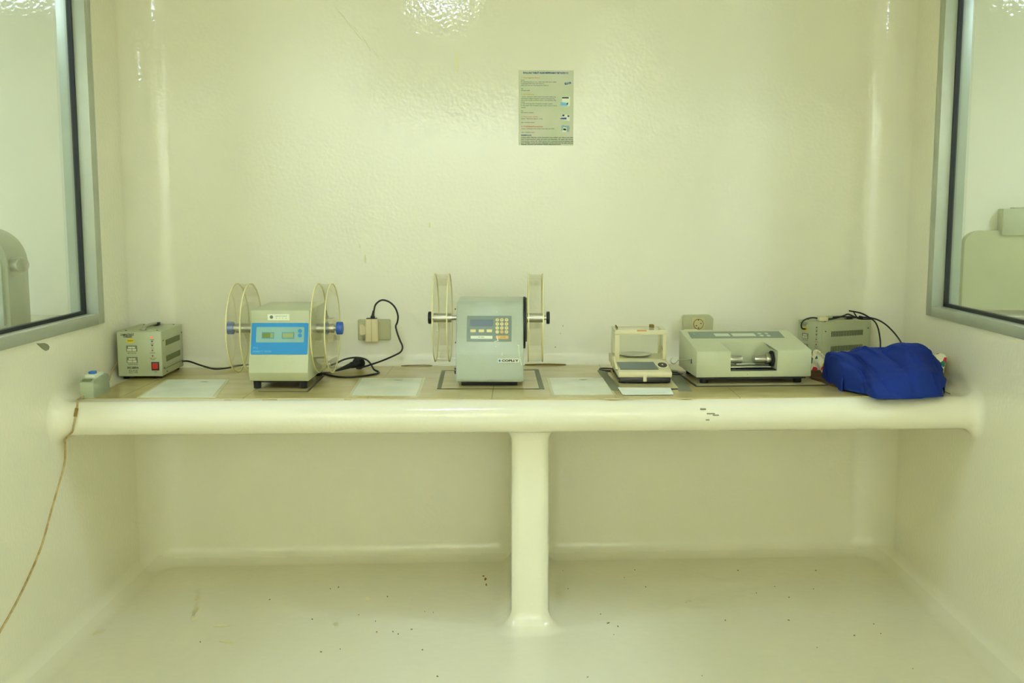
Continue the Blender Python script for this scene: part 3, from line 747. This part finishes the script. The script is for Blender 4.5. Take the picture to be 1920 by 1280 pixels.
cd = B(); cd.tube([(-1.38, -.665, .80), (-1.402, -.60, .797), (-1.425, -.52, .806), (-1.443, -.444, .823), (-1.452, -.383, .837), (-1.454, -.339, .853), (-1.452, -.28, .87)], .0028, 8)
rc = cd.build('rear_cord', 'cord', sb); rc.matrix_parent_inverse = Matrix.Translation(-sb.location)

# ------------------------------------------------------------ drums shared by both friability testers
def drum(parent, xc, wd, r, zc, yc, knob_side, knob_m, kr, kt, label=None, amber='amber'):
    b = B(); b.cyl((xc - wd / 2, yc, zc), (xc + wd / 2, yc, zc), r, seg=72); d = b.build('drum', 'acrylic', parent, smooth=40)
    for sx in (-1, 1):
        b = B(); b.ring((xc + sx * wd / 2, yc, zc), 0, r + .0022, r - .0026, .0034, 72); b.build('drum_rim', amber, d)
    b = B(); n = 10        # curved lifting vane inside the drum
    a0 = [(yc + .02 + .115 * math.sin(k / n * 1.15), zc - .015 - .12 * (1 - math.cos(k / n * 1.15)) * 1.4) for k in range(n + 1)]
    pr = a0 + [(y + .0025, z + .002) for y, z in a0[::-1]]
    b.prism(pr, xc - wd / 2 + .003, xc + wd / 2 - .003); b.build('vane', 'acrylic', d)
    s = knob_side
    b = B(); b.cyl((xc - s * (wd / 2 + .026), yc, zc), (xc + s * (wd / 2 + .016), yc, zc), .0085, seg=24); b.cyl((xc - wd / 2 - .006, yc, zc), (xc + wd / 2 + .006, yc, zc), .0165, seg=28); b.build('hub', 'metal', d)
    b = B(); b.cyl((xc + s * (wd / 2 + .014), yc, zc), (xc + s * (wd / 2 + .014 + kt), yc, zc), kr, seg=28, bev=.003); b.build('knob', knob_m, d)

# blue-panelled tester
T1 = thing('friability_tester', 'grey tablet tester with a bright blue panel and two clear drums on blue knobs', 'friability tester', (-.812, -.632, BT + .002), 0)
FP = [(.012, .026), (0, .056), (.050, .222), (.050, .262), (.345, .266), (.345, .026)]
b = B(); b.prism(FP, -.1, .1, .0022); b.build('casing', 'tester', T1)
for x in (-.078, .078):
    for y in (.03, .31):
        b = B(); b.cyl((x, y, 0), (x, y, .028), .0125, .0135, seg=20); b.build('foot', 'rubber', T1)
b = B(); b.box(-.085, .085, .045, .33, .016, .027); b.build('base_plate', 'black_pl', T1)
sl = Vector((0, .05, .166)); L1 = sl.length; sl.normalize()
F1 = ((0, 0, .056), (1, 0, 0), tuple(sl))
b = B(); b.plate(F1, -.0955, .0965, .062, .170, 0, .0012, .004); bp = b.build('control_panel', 'blue_panel', T1)
b = B(); b.plate(F1, -.079, .083, .103, .156, .0012, .0018, .003); b.build('display_field', 'foil_grey', bp)
b = B(); b.plate(F1, -.060, -.018, .116, .138, .0018, .0026, .001); lf = b.build('display_bezel', 'lcd_frame', bp)
b = B(); b.plate(F1, -.057, -.031, .119, .135, .0026, .0030); b.build('left_display', 'lcd', bp)
b = B(); b.plate(F1, -.031, -.021, .119, .135, .0026, .0030); b.build('left_display_end', 'lcd2', bp)
b = B(); b.plate(F1, .008, .050, .116, .138, .0018, .0026, .001); b.build('display_bezel', 'lcd_frame', bp)
b = B(); b.plate(F1, .011, .047, .119, .135, .0026, .0030); b.build('right_display', 'lcd2', bp)
for v in (.127, .142):
    b = B(); b.disc(F1, .069, v, .0065, .0018, .0032, 24); b.build('button', 'blue_panel', bp)
b = B(); b.text(F1, 'FT-2', -.088, .084, .0085, .0012, .0015, 'LEFT'); b.text(F1, 'FRIABILITY TESTER', -.088, .072, .0075, .0012, .0015, 'LEFT', width=.062); b.build('panel_text', 'ink_lblue', bp, smooth=0)
F1b = ((0, .050, .222), (1, 0, 0), (0, 0, 1))
b = B(); b.plate(F1b, -.042, .032, .006, .027, 0, .0010); sk = b.build('label_sticker', 'white_lab', T1)
b = B(); b.disc(F1b, -.029, .017, .0058, .001, .0014, 20); b.build('seal_print', 'ink_soft', sk)
b = B(); b.text(F1b, 'LABORATORIUM', .004, .020, .0055, .001, .0013, width=.04); b.text(F1b, '2 . 1 . 1 . 2', .004, .013, .0055, .001, .0013, width=.036); b.build('sticker_text', 'ink_soft', sk, smooth=0)
drum(T1, .1335, .047, .1545, .189, .165, 1, 'blue_knob', .0225, .022)
drum(T1, -.1510, .047, .1545, .189, .165, -1, 'blue_knob', .0225, .022)
b = B(); b.ring((.1015, .165, .24), 0, .02, .0, .006, 24); b.build('bearing', 'metal', T1)

# keypad tester with the COPLEY badge
T2 = thing('friability_tester', 'pale green tablet tester with keypad, COPLEY badge and two clear drums on black knobs', 'friability tester', (-.1035, -.558, BT), 0)
CP = [(.006, .014), (0, .022), (0, .113), (.080, .272), (.090, .281), (.104, .285), (.30, .285), (.30, .014)]
b = B(); b.prism(CP, -.1165, .1155, .0055, 3); b.build('casing', 'copley', T2)
b = B(); b.box(-.098, .095, .018, .285, 0, .016, .002); b.build('base', 'rubber', T2)
sl = Vector((0, .080, .159)); sl.normalize()
F2 = ((0, 0, .113), (1, 0, 0), tuple(sl))
def cu(px): return (px - 917) / 548.0
def cv(py): return (664 - py) / 98.0 * .180
b = B(); b.plate(F2, cu(873.5), cu(958), cv(640), cv(588.5), 0, .0012); cp = b.build('control_panel', 'panel_dk', T2)
b = B(); b.plate(F2, cu(879), cu(923), cv(609.5), cv(596), .0012, .0018, .001); b.build('display', 'lcd_dk', cp)
for k in range(3):
    x = (880.3, 896, 911)[k]
    b = B(); b.plate(F2, cu(x), cu(x + 10.2), cv(621.5), cv(616), .0012, .0022, .001); b.build('function_key', 'key', cp)
b = B(); b.plate(F2, cu(881), cu(922), cv(634.5), cv(628.6), .0012, .0018, .001); lb = b.build('name_label', 'white_lab', cp)
b = B(); b.text(F2, 'FR 2000', cu(901), cv(631.6), .0062, .0018, .0022); b.build('label_text', 'ink_soft', lb, smooth=0)
KEYS = ('7', '8', '9', '4', '5', '6', '1', '2', '3', '.', '', '0')
for i in range(12):
    cx_, cy_ = (931, 939.6, 948.4)[i % 3], (596.8, 605, 613, 620.8)[i // 3]
    b = B(); b.disc(F2, cu(cx_), cv(cy_), .0062, .0012, .0022, 24); kk = b.build('number_key', 'key_o' if i == 10 else 'key', cp)
    if KEYS[i]:
        b = B(); b.text(F2, KEYS[i], cu(cx_), cv(cy_), .0085, .0022, .0026); b.build('key_digit', 'ink_soft', kk, smooth=0)
b = B(); b.plate(F2, cu(928.5), cu(952.2), cv(634.6), cv(628.4), .0012, .0022, .003); ek = b.build('enter_key', 'key_o', cp)
b = B(); b.text(F2, 'ENTER', cu(942), cv(631.5), .006, .0022, .0025); b.build('key_text', 'cord_dk', ek, smooth=0)
F2l = ((0, 0, 0), (1, 0, 0), (0, 0, 1))
def lz(py): return .113 - (py - 664) / 554.0
b = B(); b.plate(F2l, (931.5 - 917) / 554, (974.5 - 917) / 554, lz(681.8), lz(672.2), 0, .0010); bd = b.build('badge', 'alu', T2)
b = B(); b.plate(F2l, (932.3 - 917) / 554, (973.7 - 917) / 554, lz(681), lz(673), .0010, .0013); b.build('badge_field', 'white_lab', bd)
b = B(); b.plate(F2l, (934.3 - 917) / 554, (937.8 - 917) / 554, lz(678.8), lz(675), .0013, .0017); b.build('badge_mark', 'blue_panel', bd)
b = B(); b.text(F2l, 'COPLEY', (955.7 - 917) / 554, lz(677), .0098, .0013, .0018, weight=.0005, width=.058); b.build('badge_text', 'ink', bd, smooth=0)
b = B()
for pts, r in (([(.096, .158), (.097, .146)], .0028), ([(.0985, .140), (.1005, .128)], .0018), ):
    pass
def onf(u, v, F, t=.0012):
    o, a, c_ = (Vector(q) for q in F); return tuple(o + a * u + c_ * v + a.cross(c_).normalized() * t)
b.tube([onf(cu(930), cv(629), F2), onf(cu(931), cv(632), F2), onf(cu(932.5), cv(639), F2)], .0018, 6)
b.tube([onf(cu(925), cv(640.5), F2), onf(cu(930), cv(638.8), F2), onf(cu(933.5), cv(638), F2)], .0012, 6)
b.tube([onf(cu(929), cv(583), F2), onf(cu(930.5), cv(579.5), F2)], .0013, 6)
b.tube([onf(cu(970.5), cv(647), F2), onf(cu(971.5), cv(652), F2), onf(cu(972), cv(661), F2), ((973.5 - 917) / 554, -.0015, lz(668)), ((975.5 - 917) / 554, -.0015, lz(677)), ((977.5 - 917) / 554, -.0012, lz(685.5))], .0016, 6)
b.tube([onf(cu(969.5), cv(647.5), F2), onf(cu(972), cv(649.5), F2)], .0026, 6)
b.tube([onf(cu(940), cv(661.5), F2), ((941 - 917) / 554, -.0012, lz(667))], .0013, 6)
b.tube([((964.5 - 917) / 554, -.0022, lz(675)), ((965.5 - 917) / 554, -.0022, lz(680))], .0022, 6)
b.tube([onf(cu(928), cv(649), F2), onf(cu(929.5), cv(651), F2)], .0010, 6)
b.build('paint_drip', 'white_lab', T2)
b = B()
for z, r in ((.060, .0042), (.050, .005), (.045, .004), (.150, .0018), (.265, .002)):
    b.cyl((-.1168, .004, z), (-.1155, .010, z + .003), r, r * .6, seg=8)
b.build('chipped_paint', 'black_pl', T2)
# black rimmed side disc where the right drum mounts
b = B(); b.cyl((.1150, .15, .205), (.1235, .15, .205), .092, seg=48, bev=.002); b.build('side_disc', 'black_pl', T2)
b = B(); b.cyl((.1235, .15, .215), (.1285, .15, .215), .078, seg=48, bev=.001); b.build('side_disc_plate', 'vent', T2)
drum(T2, -.1712, .050, .1545, .221, .158, -1, 'black_pl', .0225, .012, amber='amber')
drum(T2, .1585, .050, .1545, .221, .158, 1, 'black_pl', .0225, .012, amber='amber')

# ------------------------------------------------------------ balance with glass draught shield
T3 = thing('laboratory_balance', 'small cream laboratory balance with a glass draught shield and round pan', 'balance', (.4315, -.530, BT + .0054), 0)
BP = [(.004, .0205), (0, .026), (0, .037), (.006, .041), (.125, .062), (.16, .064), (.31, .064), (.31, .0205)]
b = B(); b.prism(BP, -.092, .094, .0045, 3); b.build('housing', 'cream_pl', T3)
b = B(); b.box(-.086, .089, .003, .30, .003, .0225, .004); b.build('lower_base', 'black_pl', T3)
for x in (-.075, .078):
    for y in (.03, .28):
        b = B(); b.cyl((x, y, 0), (x, y, .006), .012, seg=16); b.build('foot', 'rubber', T3)
b = B(); b.prism([(.150, .040), (.150, .068), (.30, .068), (.30, .040)], -.1, -.088, .002); b.prism([(.03, .046), (.15, .075), (.16, .068), (.05, .040)], -.099, -.090, .001); b.build('side_rail', 'cream_pl', T3)
sl = Vector((0, .119, .022)); sl.normalize()
F3 = ((0, .006, .041), (1, 0, 0), tuple(sl))
b = B(); b.fpoly(F3, [(-.083, .022), (.050, .022), (.041, .100), (-.089, .100)], .001, .0026); b.build('display_window', 'lcd_dk', T3)
b = B(); b.disc(F3, .0685, .064, .0215, .0005, .0030, 32, 1.6); b.build('button_ring', 'cream_pl', T3)
b = B(); b.disc(F3, .0685, .064, .0160, .0030, .0042, 32, 1.6); kb = b.build('control_button', 'black_pl', T3)
b = B(); b.disc(F3, .0685, .064, .0028, .0042, .0050, 16, 1.6); b.build('button_dot', 'white_lab', kb)
b = B(); b.box(-.006, .006, -.004, .002, .008, .030, .001); b.build('front_tab', 'cream_pl', T3)
# pan
b = B(); b.cyl((-.010, .235, .064), (-.010, .235, .072), .012, seg=16); b.build('pan_post', 'metal', T3)
b = B(); b.cyl((-.010, .235, .0715), (-.010, .235, .0745), .060, seg=48, bev=.001); b.build('weighing_pan', 'metal', T3)
# shield
y0_, y1_, x0_, x1_, z0_, z1_ = .160, .308, -.091, .0945, .064, .168
b = B()
q_ = .0006
b.box(x0_, x0_ + .017, y0_, y0_ + .006, z0_, z1_ - .016, .001); b.box(x1_ - .013, x1_, y0_, y0_ + .006, z0_, z1_ - .016, .001)
b.box(x0_, x1_, y0_, y0_ + .006, z1_ - .0155, z1_, .001)
b.box(x0_ + q_, x0_ + .010, y1_ - .006, y1_, z0_, z1_ - .006, .001); b.box(x1_ - .012, x1_ - q_, y1_ - .006, y1_, z0_, z1_ - .006, .001)
b.box(x0_, x1_, y1_ - .006, y1_, z1_ - .0055, z1_, .001)
b.box(x0_ + q_, x0_ + .006, y0_ + .0062, y1_ - .0062, z1_ - .008, z1_ - q_, .001); b.box(x1_ - .012, x1_ - q_, y0_ + .0062, y1_ - .0062, z1_ - .008, z1_ - q_, .001)
b.box(x0_ + .002, x1_ - .002, y0_ + .002, y1_ - .002, z0_ - .001, z0_ + .002); b.build('shield_frame', 'cream_pl', T3)
for nm, a_ in (('front', (x0_ + .015, x1_ - .012, y0_ + .002, y0_ + .004, z0_, z1_ - .014)), ('left', (x0_ + .001, x0_ + .003, y0_ + .005, y1_ - .005, z0_, z1_ - .006)), ('right', (x1_ - .003, x1_ - .001, y0_ + .005, y1_ - .005, z0_, z1_ - .006)), ('top', (x0_ + .005, x1_ - .010, y0_ + .005, y1_ - .005, z1_ - .003, z1_ - .001))):
    b = B(); b.box(*a_); b.build('shield_pane', 'caseglass', T3, smooth=0)
b = B(); b.box(x1_ - .050, x1_ - .034, y0_ + .09, y0_ + .096, z1_ - .001, z1_ + .010, .001); b.box(x1_ - .050, x1_ - .034, y0_ + .11, y0_ + .113, z1_ - .001, z1_ + .010, .001)
b.box(x0_ + .012, x0_ + .016, y0_ + .06, y0_ + .13, z1_ - .001, z1_ + .006, .001); b.build('door_catch', 'cord_dk', T3)
b = B(); b.box(-.012, .022, y0_ - .0015, y0_ + .002, z1_ - .004, z1_ + .001, .001); b.build('door_pull', 'ink_or', T3)
bl = thing('thin_cable', 'thin black cable curling behind and beside the small balance', 'cable', (.43, -.2, BT))
O = (.43, -.2, BT)
b = B(); b.tube(rel([(.36, -.165, .7905), (.325, -.15, .7905), (.306, -.16, .791), (.303, -.185, .7905), (.325, -.215, .7905), (.36, -.21, .7905)], O), .0028, 8)
b.tube(rel([(.36, -.165, .7905), (.42, -.16, .7905), (.50, -.165, .791), (.535, -.20, .792), (.56, -.24, .791), (.585, -.27, .7905), (.598, -.30, .7905), (.585, -.31, .7905), (.556, -.30, .7905)], O), .0028, 8)
b.tube(rel([(.527, -.205, .888), (.532, -.208, .872), (.541, -.21, .852), (.544, -.212, .835), (.540, -.213, .818), (.535, -.212, .800), (.532, -.21, .7915)], O), .0020, 8); b.build('cord', 'cable', bl)

# ------------------------------------------------------------ hardness tester
T4 = thing('hardness_tester', 'wide grey tablet hardness tester with a recessed steel jaw and sloping top', 'hardness tester', (.806, -.527, BT + .005), .066)
HP = [(0, .024), (0, .113), (.006, .1165), (.262, .1565), (.285, .1565), (.285, .024)]
b = B(); b.prism(HP, -.200, .202, .003); hb = b.build('casing', 'tester', T4)
b = B(); b.fpoly(((0, 0, 0), (1, 0, 0), (0, 0, 1)), [(-.081, .045), (.081, .045), (.083, .100), (.083, .112), (.060, .135), (.040, .22), (-.098, .22), (-.098, .140), (-.081, .112)], -.105, .02)
cut(hb, b.build('cutter', 'tester', T4))
for x in (-.165, .165):
    for y in (.035, .25):
        b = B(); b.cyl((x, y, 0), (x, y, .026), .014, seg=20); b.build('foot', 'rubber', T4)
b = B(); b.box(-.185, .19, .02, .27, .015, .0245); b.build('base_plate', 'black_pl', T4)
sl = Vector((0, .256, .040)); sl.normalize()
F4 = ((0, .006, .1165), (1, 0, 0), tuple(sl))
b = B(); b.fpoly(F4, [(-.183, .155), (.156, .155), (.160, .240), (-.178, .240)], .0002, .0012); fp = b.build('control_strip', 'panel_dk', T4)
b = B(); b.fpoly(F4, [(-.090, .175), (-.036, .175), (-.036, .212), (-.090, .212)], .0012, .0018); b.build('display', 'meter', fp)
b = B(); b.fpoly(F4, [(-.026, .175), (.058, .175), (.058, .212), (-.026, .212)], .0012, .0018); b.build('display', 'meter', fp)
for u in (.078, .104):
    for v in (.178, .208):
        b = B(); b.plate(F4, u - .006, u + .006, v - .008, v + .006, .0012, .0026, .002); b.build('button', 'meter', fp)
b = B(); b.text(F4, 'TBH 20', -.136, .208, .012, .0012, .0015, width=.026); b.text(F4, 'HARDNESS TESTER', -.130, .185, .006, .0012, .0015, width=.05); b.disc(F4, -.162, .207, .005, .0012, .0015, 16, 1.6)
b.build('strip_text', 'foil_grey', fp, smooth=0)
# jaws inside the recess
b = B(); b.box(-.080, .080, .004, .100, .045, .050, .001); jb = b.build('jaw_bed', 'black_pl', T4)
b = B(); b.box(-.078, .066, .012, .080, .053, .060, .004); b.cyl((-.060, .03, .049), (-.060, .03, .054), .006, seg=12); b.build('crumb_tray', 'metal', T4)
b = B(); b.cyl((-.080, .052, .079), (-.028, .052, .079), .0125, seg=28, bev=.001); b.build('fixed_jaw', 'metal', T4)
b = B(); b.box(-.052, .014, .034, .072, .062, .066, .001); b.build('tablet_platform', 'satin', T4)
b = B(); b.cyl((.014, .052, .080), (.070, .052, .080), .0145, seg=28, bev=.001); b.cyl((.056, .052, .080), (.072, .052, .080), .019, seg=28, bev=.001); b.build('moving_jaw', 'metal', T4)
b = B(); b.ring((.076, .052, .080), 0, .028, .019, .006, 32); b.build('jaw_seal', 'rubber', T4)
b = B(); b.tube([(-.198, .098, .072), (-.215, .095, .072), (-.238, .09, .072), (-.246, .088, .071), (-.252, .086, .064), (-.262, .084, .061), (-.271, .083, .066), (-.272, .083, .076), (-.264, .083, .083)], .0018, 8)
b.build('wire_hook', 'satin', T4)
b = B(); b.box(-.2025, -.1995, .070, .076, .062, .078, .0005); b.build('hook_slot', 'black_pl', T4)
b = B(); b.box(-.182, -.135, .262, .284, .1560, .1590, .001); b.build('rear_tab', 'cream_pl', T4)
b = B(); b.disc(((0, 0, 0), (1, 0, 0), (0, 0, 1)), -.022, .034, .0012, 0, .0012, 8); b.build('screw', 'led_off', T4)

# ------------------------------------------------------------ tape frames, mats and papers on the bench
def strip(b, p, q, w_, z1, z0=BT):
    p, q = Vector(p), Vector(q); d = (q - p).normalized(); n = Vector((-d.y, d.x)) * w_ / 2
    b.poly([tuple(p + n), tuple(p - n), tuple(q - n), tuple(q + n)], z0, z1)
def poly_thing(name, m, polys, label, cat, z1, z0=BT):
    b = B()
    for P_ in polys: b.poly(P_, z0 + .0005, z1)
    o = b.build(name, m, smooth=0); return tag(o, label, cat)
tf = thing('tape_frame', 'grey tape strips framing the square under the keypad tester', 'tape', (0, 0, BT))
b = B(); b.poly([(-.280, -.616), (-.266, -.611), (-.281, -.199), (-.295, -.199)], .0005, .0020); b.build('side_strip', 'tape', tf, smooth=0)
b = B(); b.poly([(.055, -.169), (.071, -.169), (.083, -.619), (.066, -.614)], .0005, .0020); b.build('side_strip', 'tape', tf, smooth=0)
b = B(); strip(b, (-.28, -.612), (.066, -.612), .008, .0016, .0005); b.build('thin_strip', 'tape_th', tf, smooth=0)
b = B(); strip(b, (-.285, -.196), (.06, -.175), .006, .0016, .0005); b.build('thin_strip', 'tape_th', tf, smooth=0)
tf = thing('tape_frame', 'wide grey tape strips framing the place of the small balance', 'tape', (0, 0, BT))
b = B(); b.poly([(.292, -.194), (.320, -.194), (.340, -.643), (.308, -.643)], .0005, .0020); b.build('side_strip', 'tape', tf, smooth=0)
b = B(); b.poly([(.560, -.192), (.595, -.192), (.575, -.655), (.530, -.655), (.545, -.40)], .0005, .0020); b.build('side_strip', 'tape', tf, smooth=0)
b = B(); strip(b, (.33, -.615), (.56, -.615), .022, .0016, .0005); b.build('thin_strip', 'tape_th', tf, smooth=0)
mt = thing('balance_mat', 'pale thin board lying under the small balance', 'mat', (.43, -.4, BT))
b = B(); b.box(-.09, .105, -.205, .19, .0022, .0052); b.build('board', 'matboard', mt, smooth=0)
mt = thing('tester_mat', 'thin tan board with dark edge under the wide hardness tester', 'mat', (.815, -.38, BT), .066)
b = B(); b.box(-.225, .235, -.172, .16, .0006, .0040); b.build('board', 'tape_th', mt, smooth=0)
b = B(); b.box(-.219, .229, -.166, .154, .0040, .0048); b.build('board_top', 'matboard', mt, smooth=0)
mt = B(); strip(mt, (-.87, -.672), (-.705, -.672), .005, BT + .0018, BT + .0005); strip(mt, (-.707, -.672), (-.716, -.30), .006, BT + .0018, BT + .0005)
tag(mt.build('thin_tape', 'tape_th', smooth=0), 'thin dark tape line on the tiles beside the blue-panelled tester', 'tape')

def sheet(pts, label, film=True):
    cx = sum(p[0] for p in pts) / 4; cy = sum(p[1] for p in pts) / 4
    t = thing('laminated_sheet', label, 'paper', (cx, cy, BT))
    P_ = [(p[0] - cx, p[1] - cy) for p in pts]
    if film:
        b = B(); b.poly([(x * 1.09, y * 1.05) for x, y in P_], .0006, .0013); b.build('film_border', 'film', t, smooth=0)
    b = B(); b.poly(P_, .0014, .0022); sh = b.build('paper', 'paper', t, smooth=0)
    sg = B(); w_ = abs(P_[1][0] - P_[0][0])
    sg.poly(blob(.02, P_[2][1] * .72, .014, .007, 10, .2), .0023, .0026); sg.build('small_print', 'ink_soft', sh)
    return t
sheet([(-1.225, -.785), (-.992, -.785), (-1.044, -.425), (-1.252, -.425)], 'white laminated sheet taped to the tiles beside the left stabilizer')
sheet([(-.548, -.742), (-.338, -.752), (-.350, -.385), (-.566, -.385)], 'white laminated sheet taped to the tiles between the two drum testers')
sheet([(.112, -.730), (.305, -.720), (.298, -.372), (.104, -.380)], 'white laminated sheet taped to the tiles left of the small balance')
b = B(); b.poly([(.335, -.728), (.345, -.738), (.502, -.732), (.509, -.605), (.420, -.598), (.333, -.595)], BT + .0024, BT + .0042)
tag(b.build('paper_slip', 'white_paper', smooth=0), 'plain bright white paper slip on the bench edge in front of the small balance', 'paper')

# ------------------------------------------------------------ blue cloth over a floral one
def cr(P_, t):
    n = len(P_) - 1; i = min(int(t * n), n - 1); f = t * n - i
    p0, p1, p2, p3 = (np.array(P_[max(i - 1, 0)], float), np.array(P_[i], float), np.array(P_[i + 1], float), np.array(P_[min(i + 2, n)], float))
    return .5 * (2 * p1 + (p2 - p0) * f + (2 * p0 - 5 * p1 + 4 * p2 - p3) * f * f + (3 * p1 - p0 - 3 * p2 + p3) * f ** 3)
def drape(name, secs, m, folds, nu=110, nv=70, parent=None):
    """secs: list of cross-sections from left to right, each a list of (x,y,z) from the back foot over the top to the front foot"""
    bm = bmesh.new(); G = []
    for i in range(nu + 1):
        s = i / nu
        row = []
        for j in range(nv + 1):
            t = j / nv
            row.append(cr([cr(sec, t) for sec in secs], s))
        G.append(row)
    G = np.array(G)
    du = np.gradient(G, axis=0); dv = np.gradient(G, axis=1)
    n = np.cross(dv, du); n /= np.maximum(np.linalg.norm(n, axis=2, keepdims=True), 1e-9)
    S, T_ = np.meshgrid(np.linspace(0, 1, nu + 1), np.linspace(0, 1, nv + 1), indexing='ij')
    D = folds(S, T_)
    G = G + n * D[..., None]
    vs = [[bm.verts.new(G[i, j]) for j in range(nv + 1)] for i in range(nu + 1)]
    for i in range(nu):
        for j in range(nv): bm.faces.new((vs[i][j], vs[i][j + 1], vs[i + 1][j + 1], vs[i + 1][j]))
    bmesh.ops.recalc_face_normals(bm, faces=bm.faces)
    me = bpy.data.meshes.new(name); bm.to_mesh(me); bm.free()
    for p in me.polygons: p.use_smooth = True
    me.materials.append(M[m]); o = bpy.data.objects.new(name, me); COL.objects.link(o)
    md = o.modifiers.new('thick', 'SOLIDIFY'); md.thickness = .002; md.offset = -1
    if parent: o.parent = parent
    return o
z_ = BT + .003
def sec(x, yb, yt, zt, yf, zf, xf=None, dx=0.0):
    xf = x if xf is None else xf
    return [(x + dx, yb, z_), (x + dx * .6, yb - .012, z_ + (zt - z_) * .55), (x, yt + .05, zt - .006), (x, yt - .02, zt), (x * .75 + xf * .25, yt - .09, zt - .018), (x * .4 + xf * .6, (yt - .09 + yf) / 2 - .01, (zt + zf) / 2 + .012), (xf, yf + .012, zf + .025), (xf, yf, zf)]
secs = [
    sec(1.070, -.52, -.56, .80, -.63, .790, 1.080),
    sec(1.064, -.46, -.53, .885, -.665, .793, 1.084),
    sec(1.074, -.42, -.53, .900, -.700, .793, 1.100),
    sec(1.110, -.40, -.53, .899, -.725, .792, 1.118),
    sec(1.140, -.38, -.53, .900, -.742, .791, 1.128),
    sec(1.165, -.38, -.53, .906, -.796, .7895, 1.134),
    sec(1.205, -.37, -.53, .912, -.802, .789, 1.170),
    sec(1.245, -.35, -.53, .910, -.800, .790, 1.225),
    sec(1.300, -.34, -.53, .930, -.795, .790, 1.275),
    sec(1.350, -.34, -.53, .926, -.786, .791, 1.318),
    sec(1.393, -.35, -.54, .903, -.776, .791, 1.345),
    sec(1.420, -.38, -.55, .868, -.765, .791, 1.366),
    sec(1.415, -.46, -.58, .800, -.745, .791, 1.372),
]
def folds1(S, T):
    w_ = np.sin(PI * np.clip(T, 0, 1)) ** .45
    d = .004 * np.sin(9 * S + 7 * T + 2.2 * np.sin(3 * T + 4 * S)) + .0025 * np.sin(23 * S - 9 * T + 2 * np.sin(5 * S))
    for s0, k, sg, am, tc in ((.10, .62, .014, .013, .45), (.135, .62, .016, -.007, .5), (.30, .50, .011, .011, .62), (.325, .50, .014, -.007, .62), (.47, .36, .013, .009, .5), (.56, .22, .012, -.008, .6), (.62, .55, .015, .009, .4), (.70, -.15, .012, -.006, .7), (.80, .22, .016, .010, .5), (.84, .22, .014, -.006, .5), (.91, .1, .012, .007, .55)):
        c_ = s0 + k * (T - .45); u_ = (S - c_) / sg
        d += am * np.exp(-np.abs(u_) ** 1.4) * np.exp(-((T - tc) / .34) ** 2)
    for t0, k, sg, am in ((.42, .25, .02, .006), (.78, -.2, .022, .007), (.70, -.18, .02, -.004)):
        d += am * np.exp(-((T - t0 - k * (S - .5)) / sg) ** 2) * np.exp(-((S - .6) / .3) ** 2)
    return d * np.minimum(1, np.minimum(S, 1 - S) * 12) * w_
bc = drape('blue_cloth', secs, 'blue_cloth', folds1, 170, 110)
tag(bc, 'crumpled royal blue cloth heaped at the right end of the bench', 'cloth')
def folds2(S, T): return (.005 * np.sin(17 * S + 11 * T) + .004 * np.sin(31 * S - 23 * T)) * np.minimum(1, np.minimum(S, 1 - S) * 10)
def fsec(x, yb, yt, zt, yf, xf=None):
    xf = xf or x
    return [(x, yb, z_), (x, yb - .02, (z_ + zt) / 2), (x, yt, zt), ((x + xf) / 2, (yt + yf) / 2, (zt * 1.2 + z_) / 2.2), (xf, yf, z_)]
fl = drape('floral_cloth', [fsec(1.052, -.30, -.34, .835, -.365), fsec(1.056, -.26, -.34, .868, -.375), fsec(1.070, -.26, -.36, .882, -.40), fsec(1.095, -.28, -.42, .868, -.52), fsec(1.15, -.30, -.45, .86, -.64), fsec(1.25, -.3, -.48, .86, -.66), fsec(1.35, -.32, -.5, .87, -.68), fsec(1.40, -.34, -.50, .878, -.69), fsec(1.435, -.36, -.50, .886, -.66, 1.395), fsec(1.470, -.38, -.50, .884, -.64, 1.412), fsec(1.462, -.44, -.52, .84, -.62, 1.410)], 'floral', folds2, 90, 40)
tag(fl, 'white cloth with red and green flowers peeking out under the blue cloth', 'cloth')
br = drape('brown_cloth', [[(1.026, -.24, z_), (1.030, -.33, z_ + .016), (1.034, -.44, z_)], [(1.06, -.20, z_), (1.062, -.38, z_ + .026), (1.070, -.545, z_)], [(1.10, -.20, z_), (1.10, -.42, z_ + .026), (1.105, -.645, z_)], [(1.19, -.2, z_), (1.19, -.4, z_ + .02), (1.17, -.68, z_)]], 'brown', lambda S, T: .004 * np.sin(46 * T + 9 * S) * np.sin(PI * T), 40, 70)
tag(br, 'dark brown cloth lying flat between the hardness tester and the blue cloth', 'cloth')
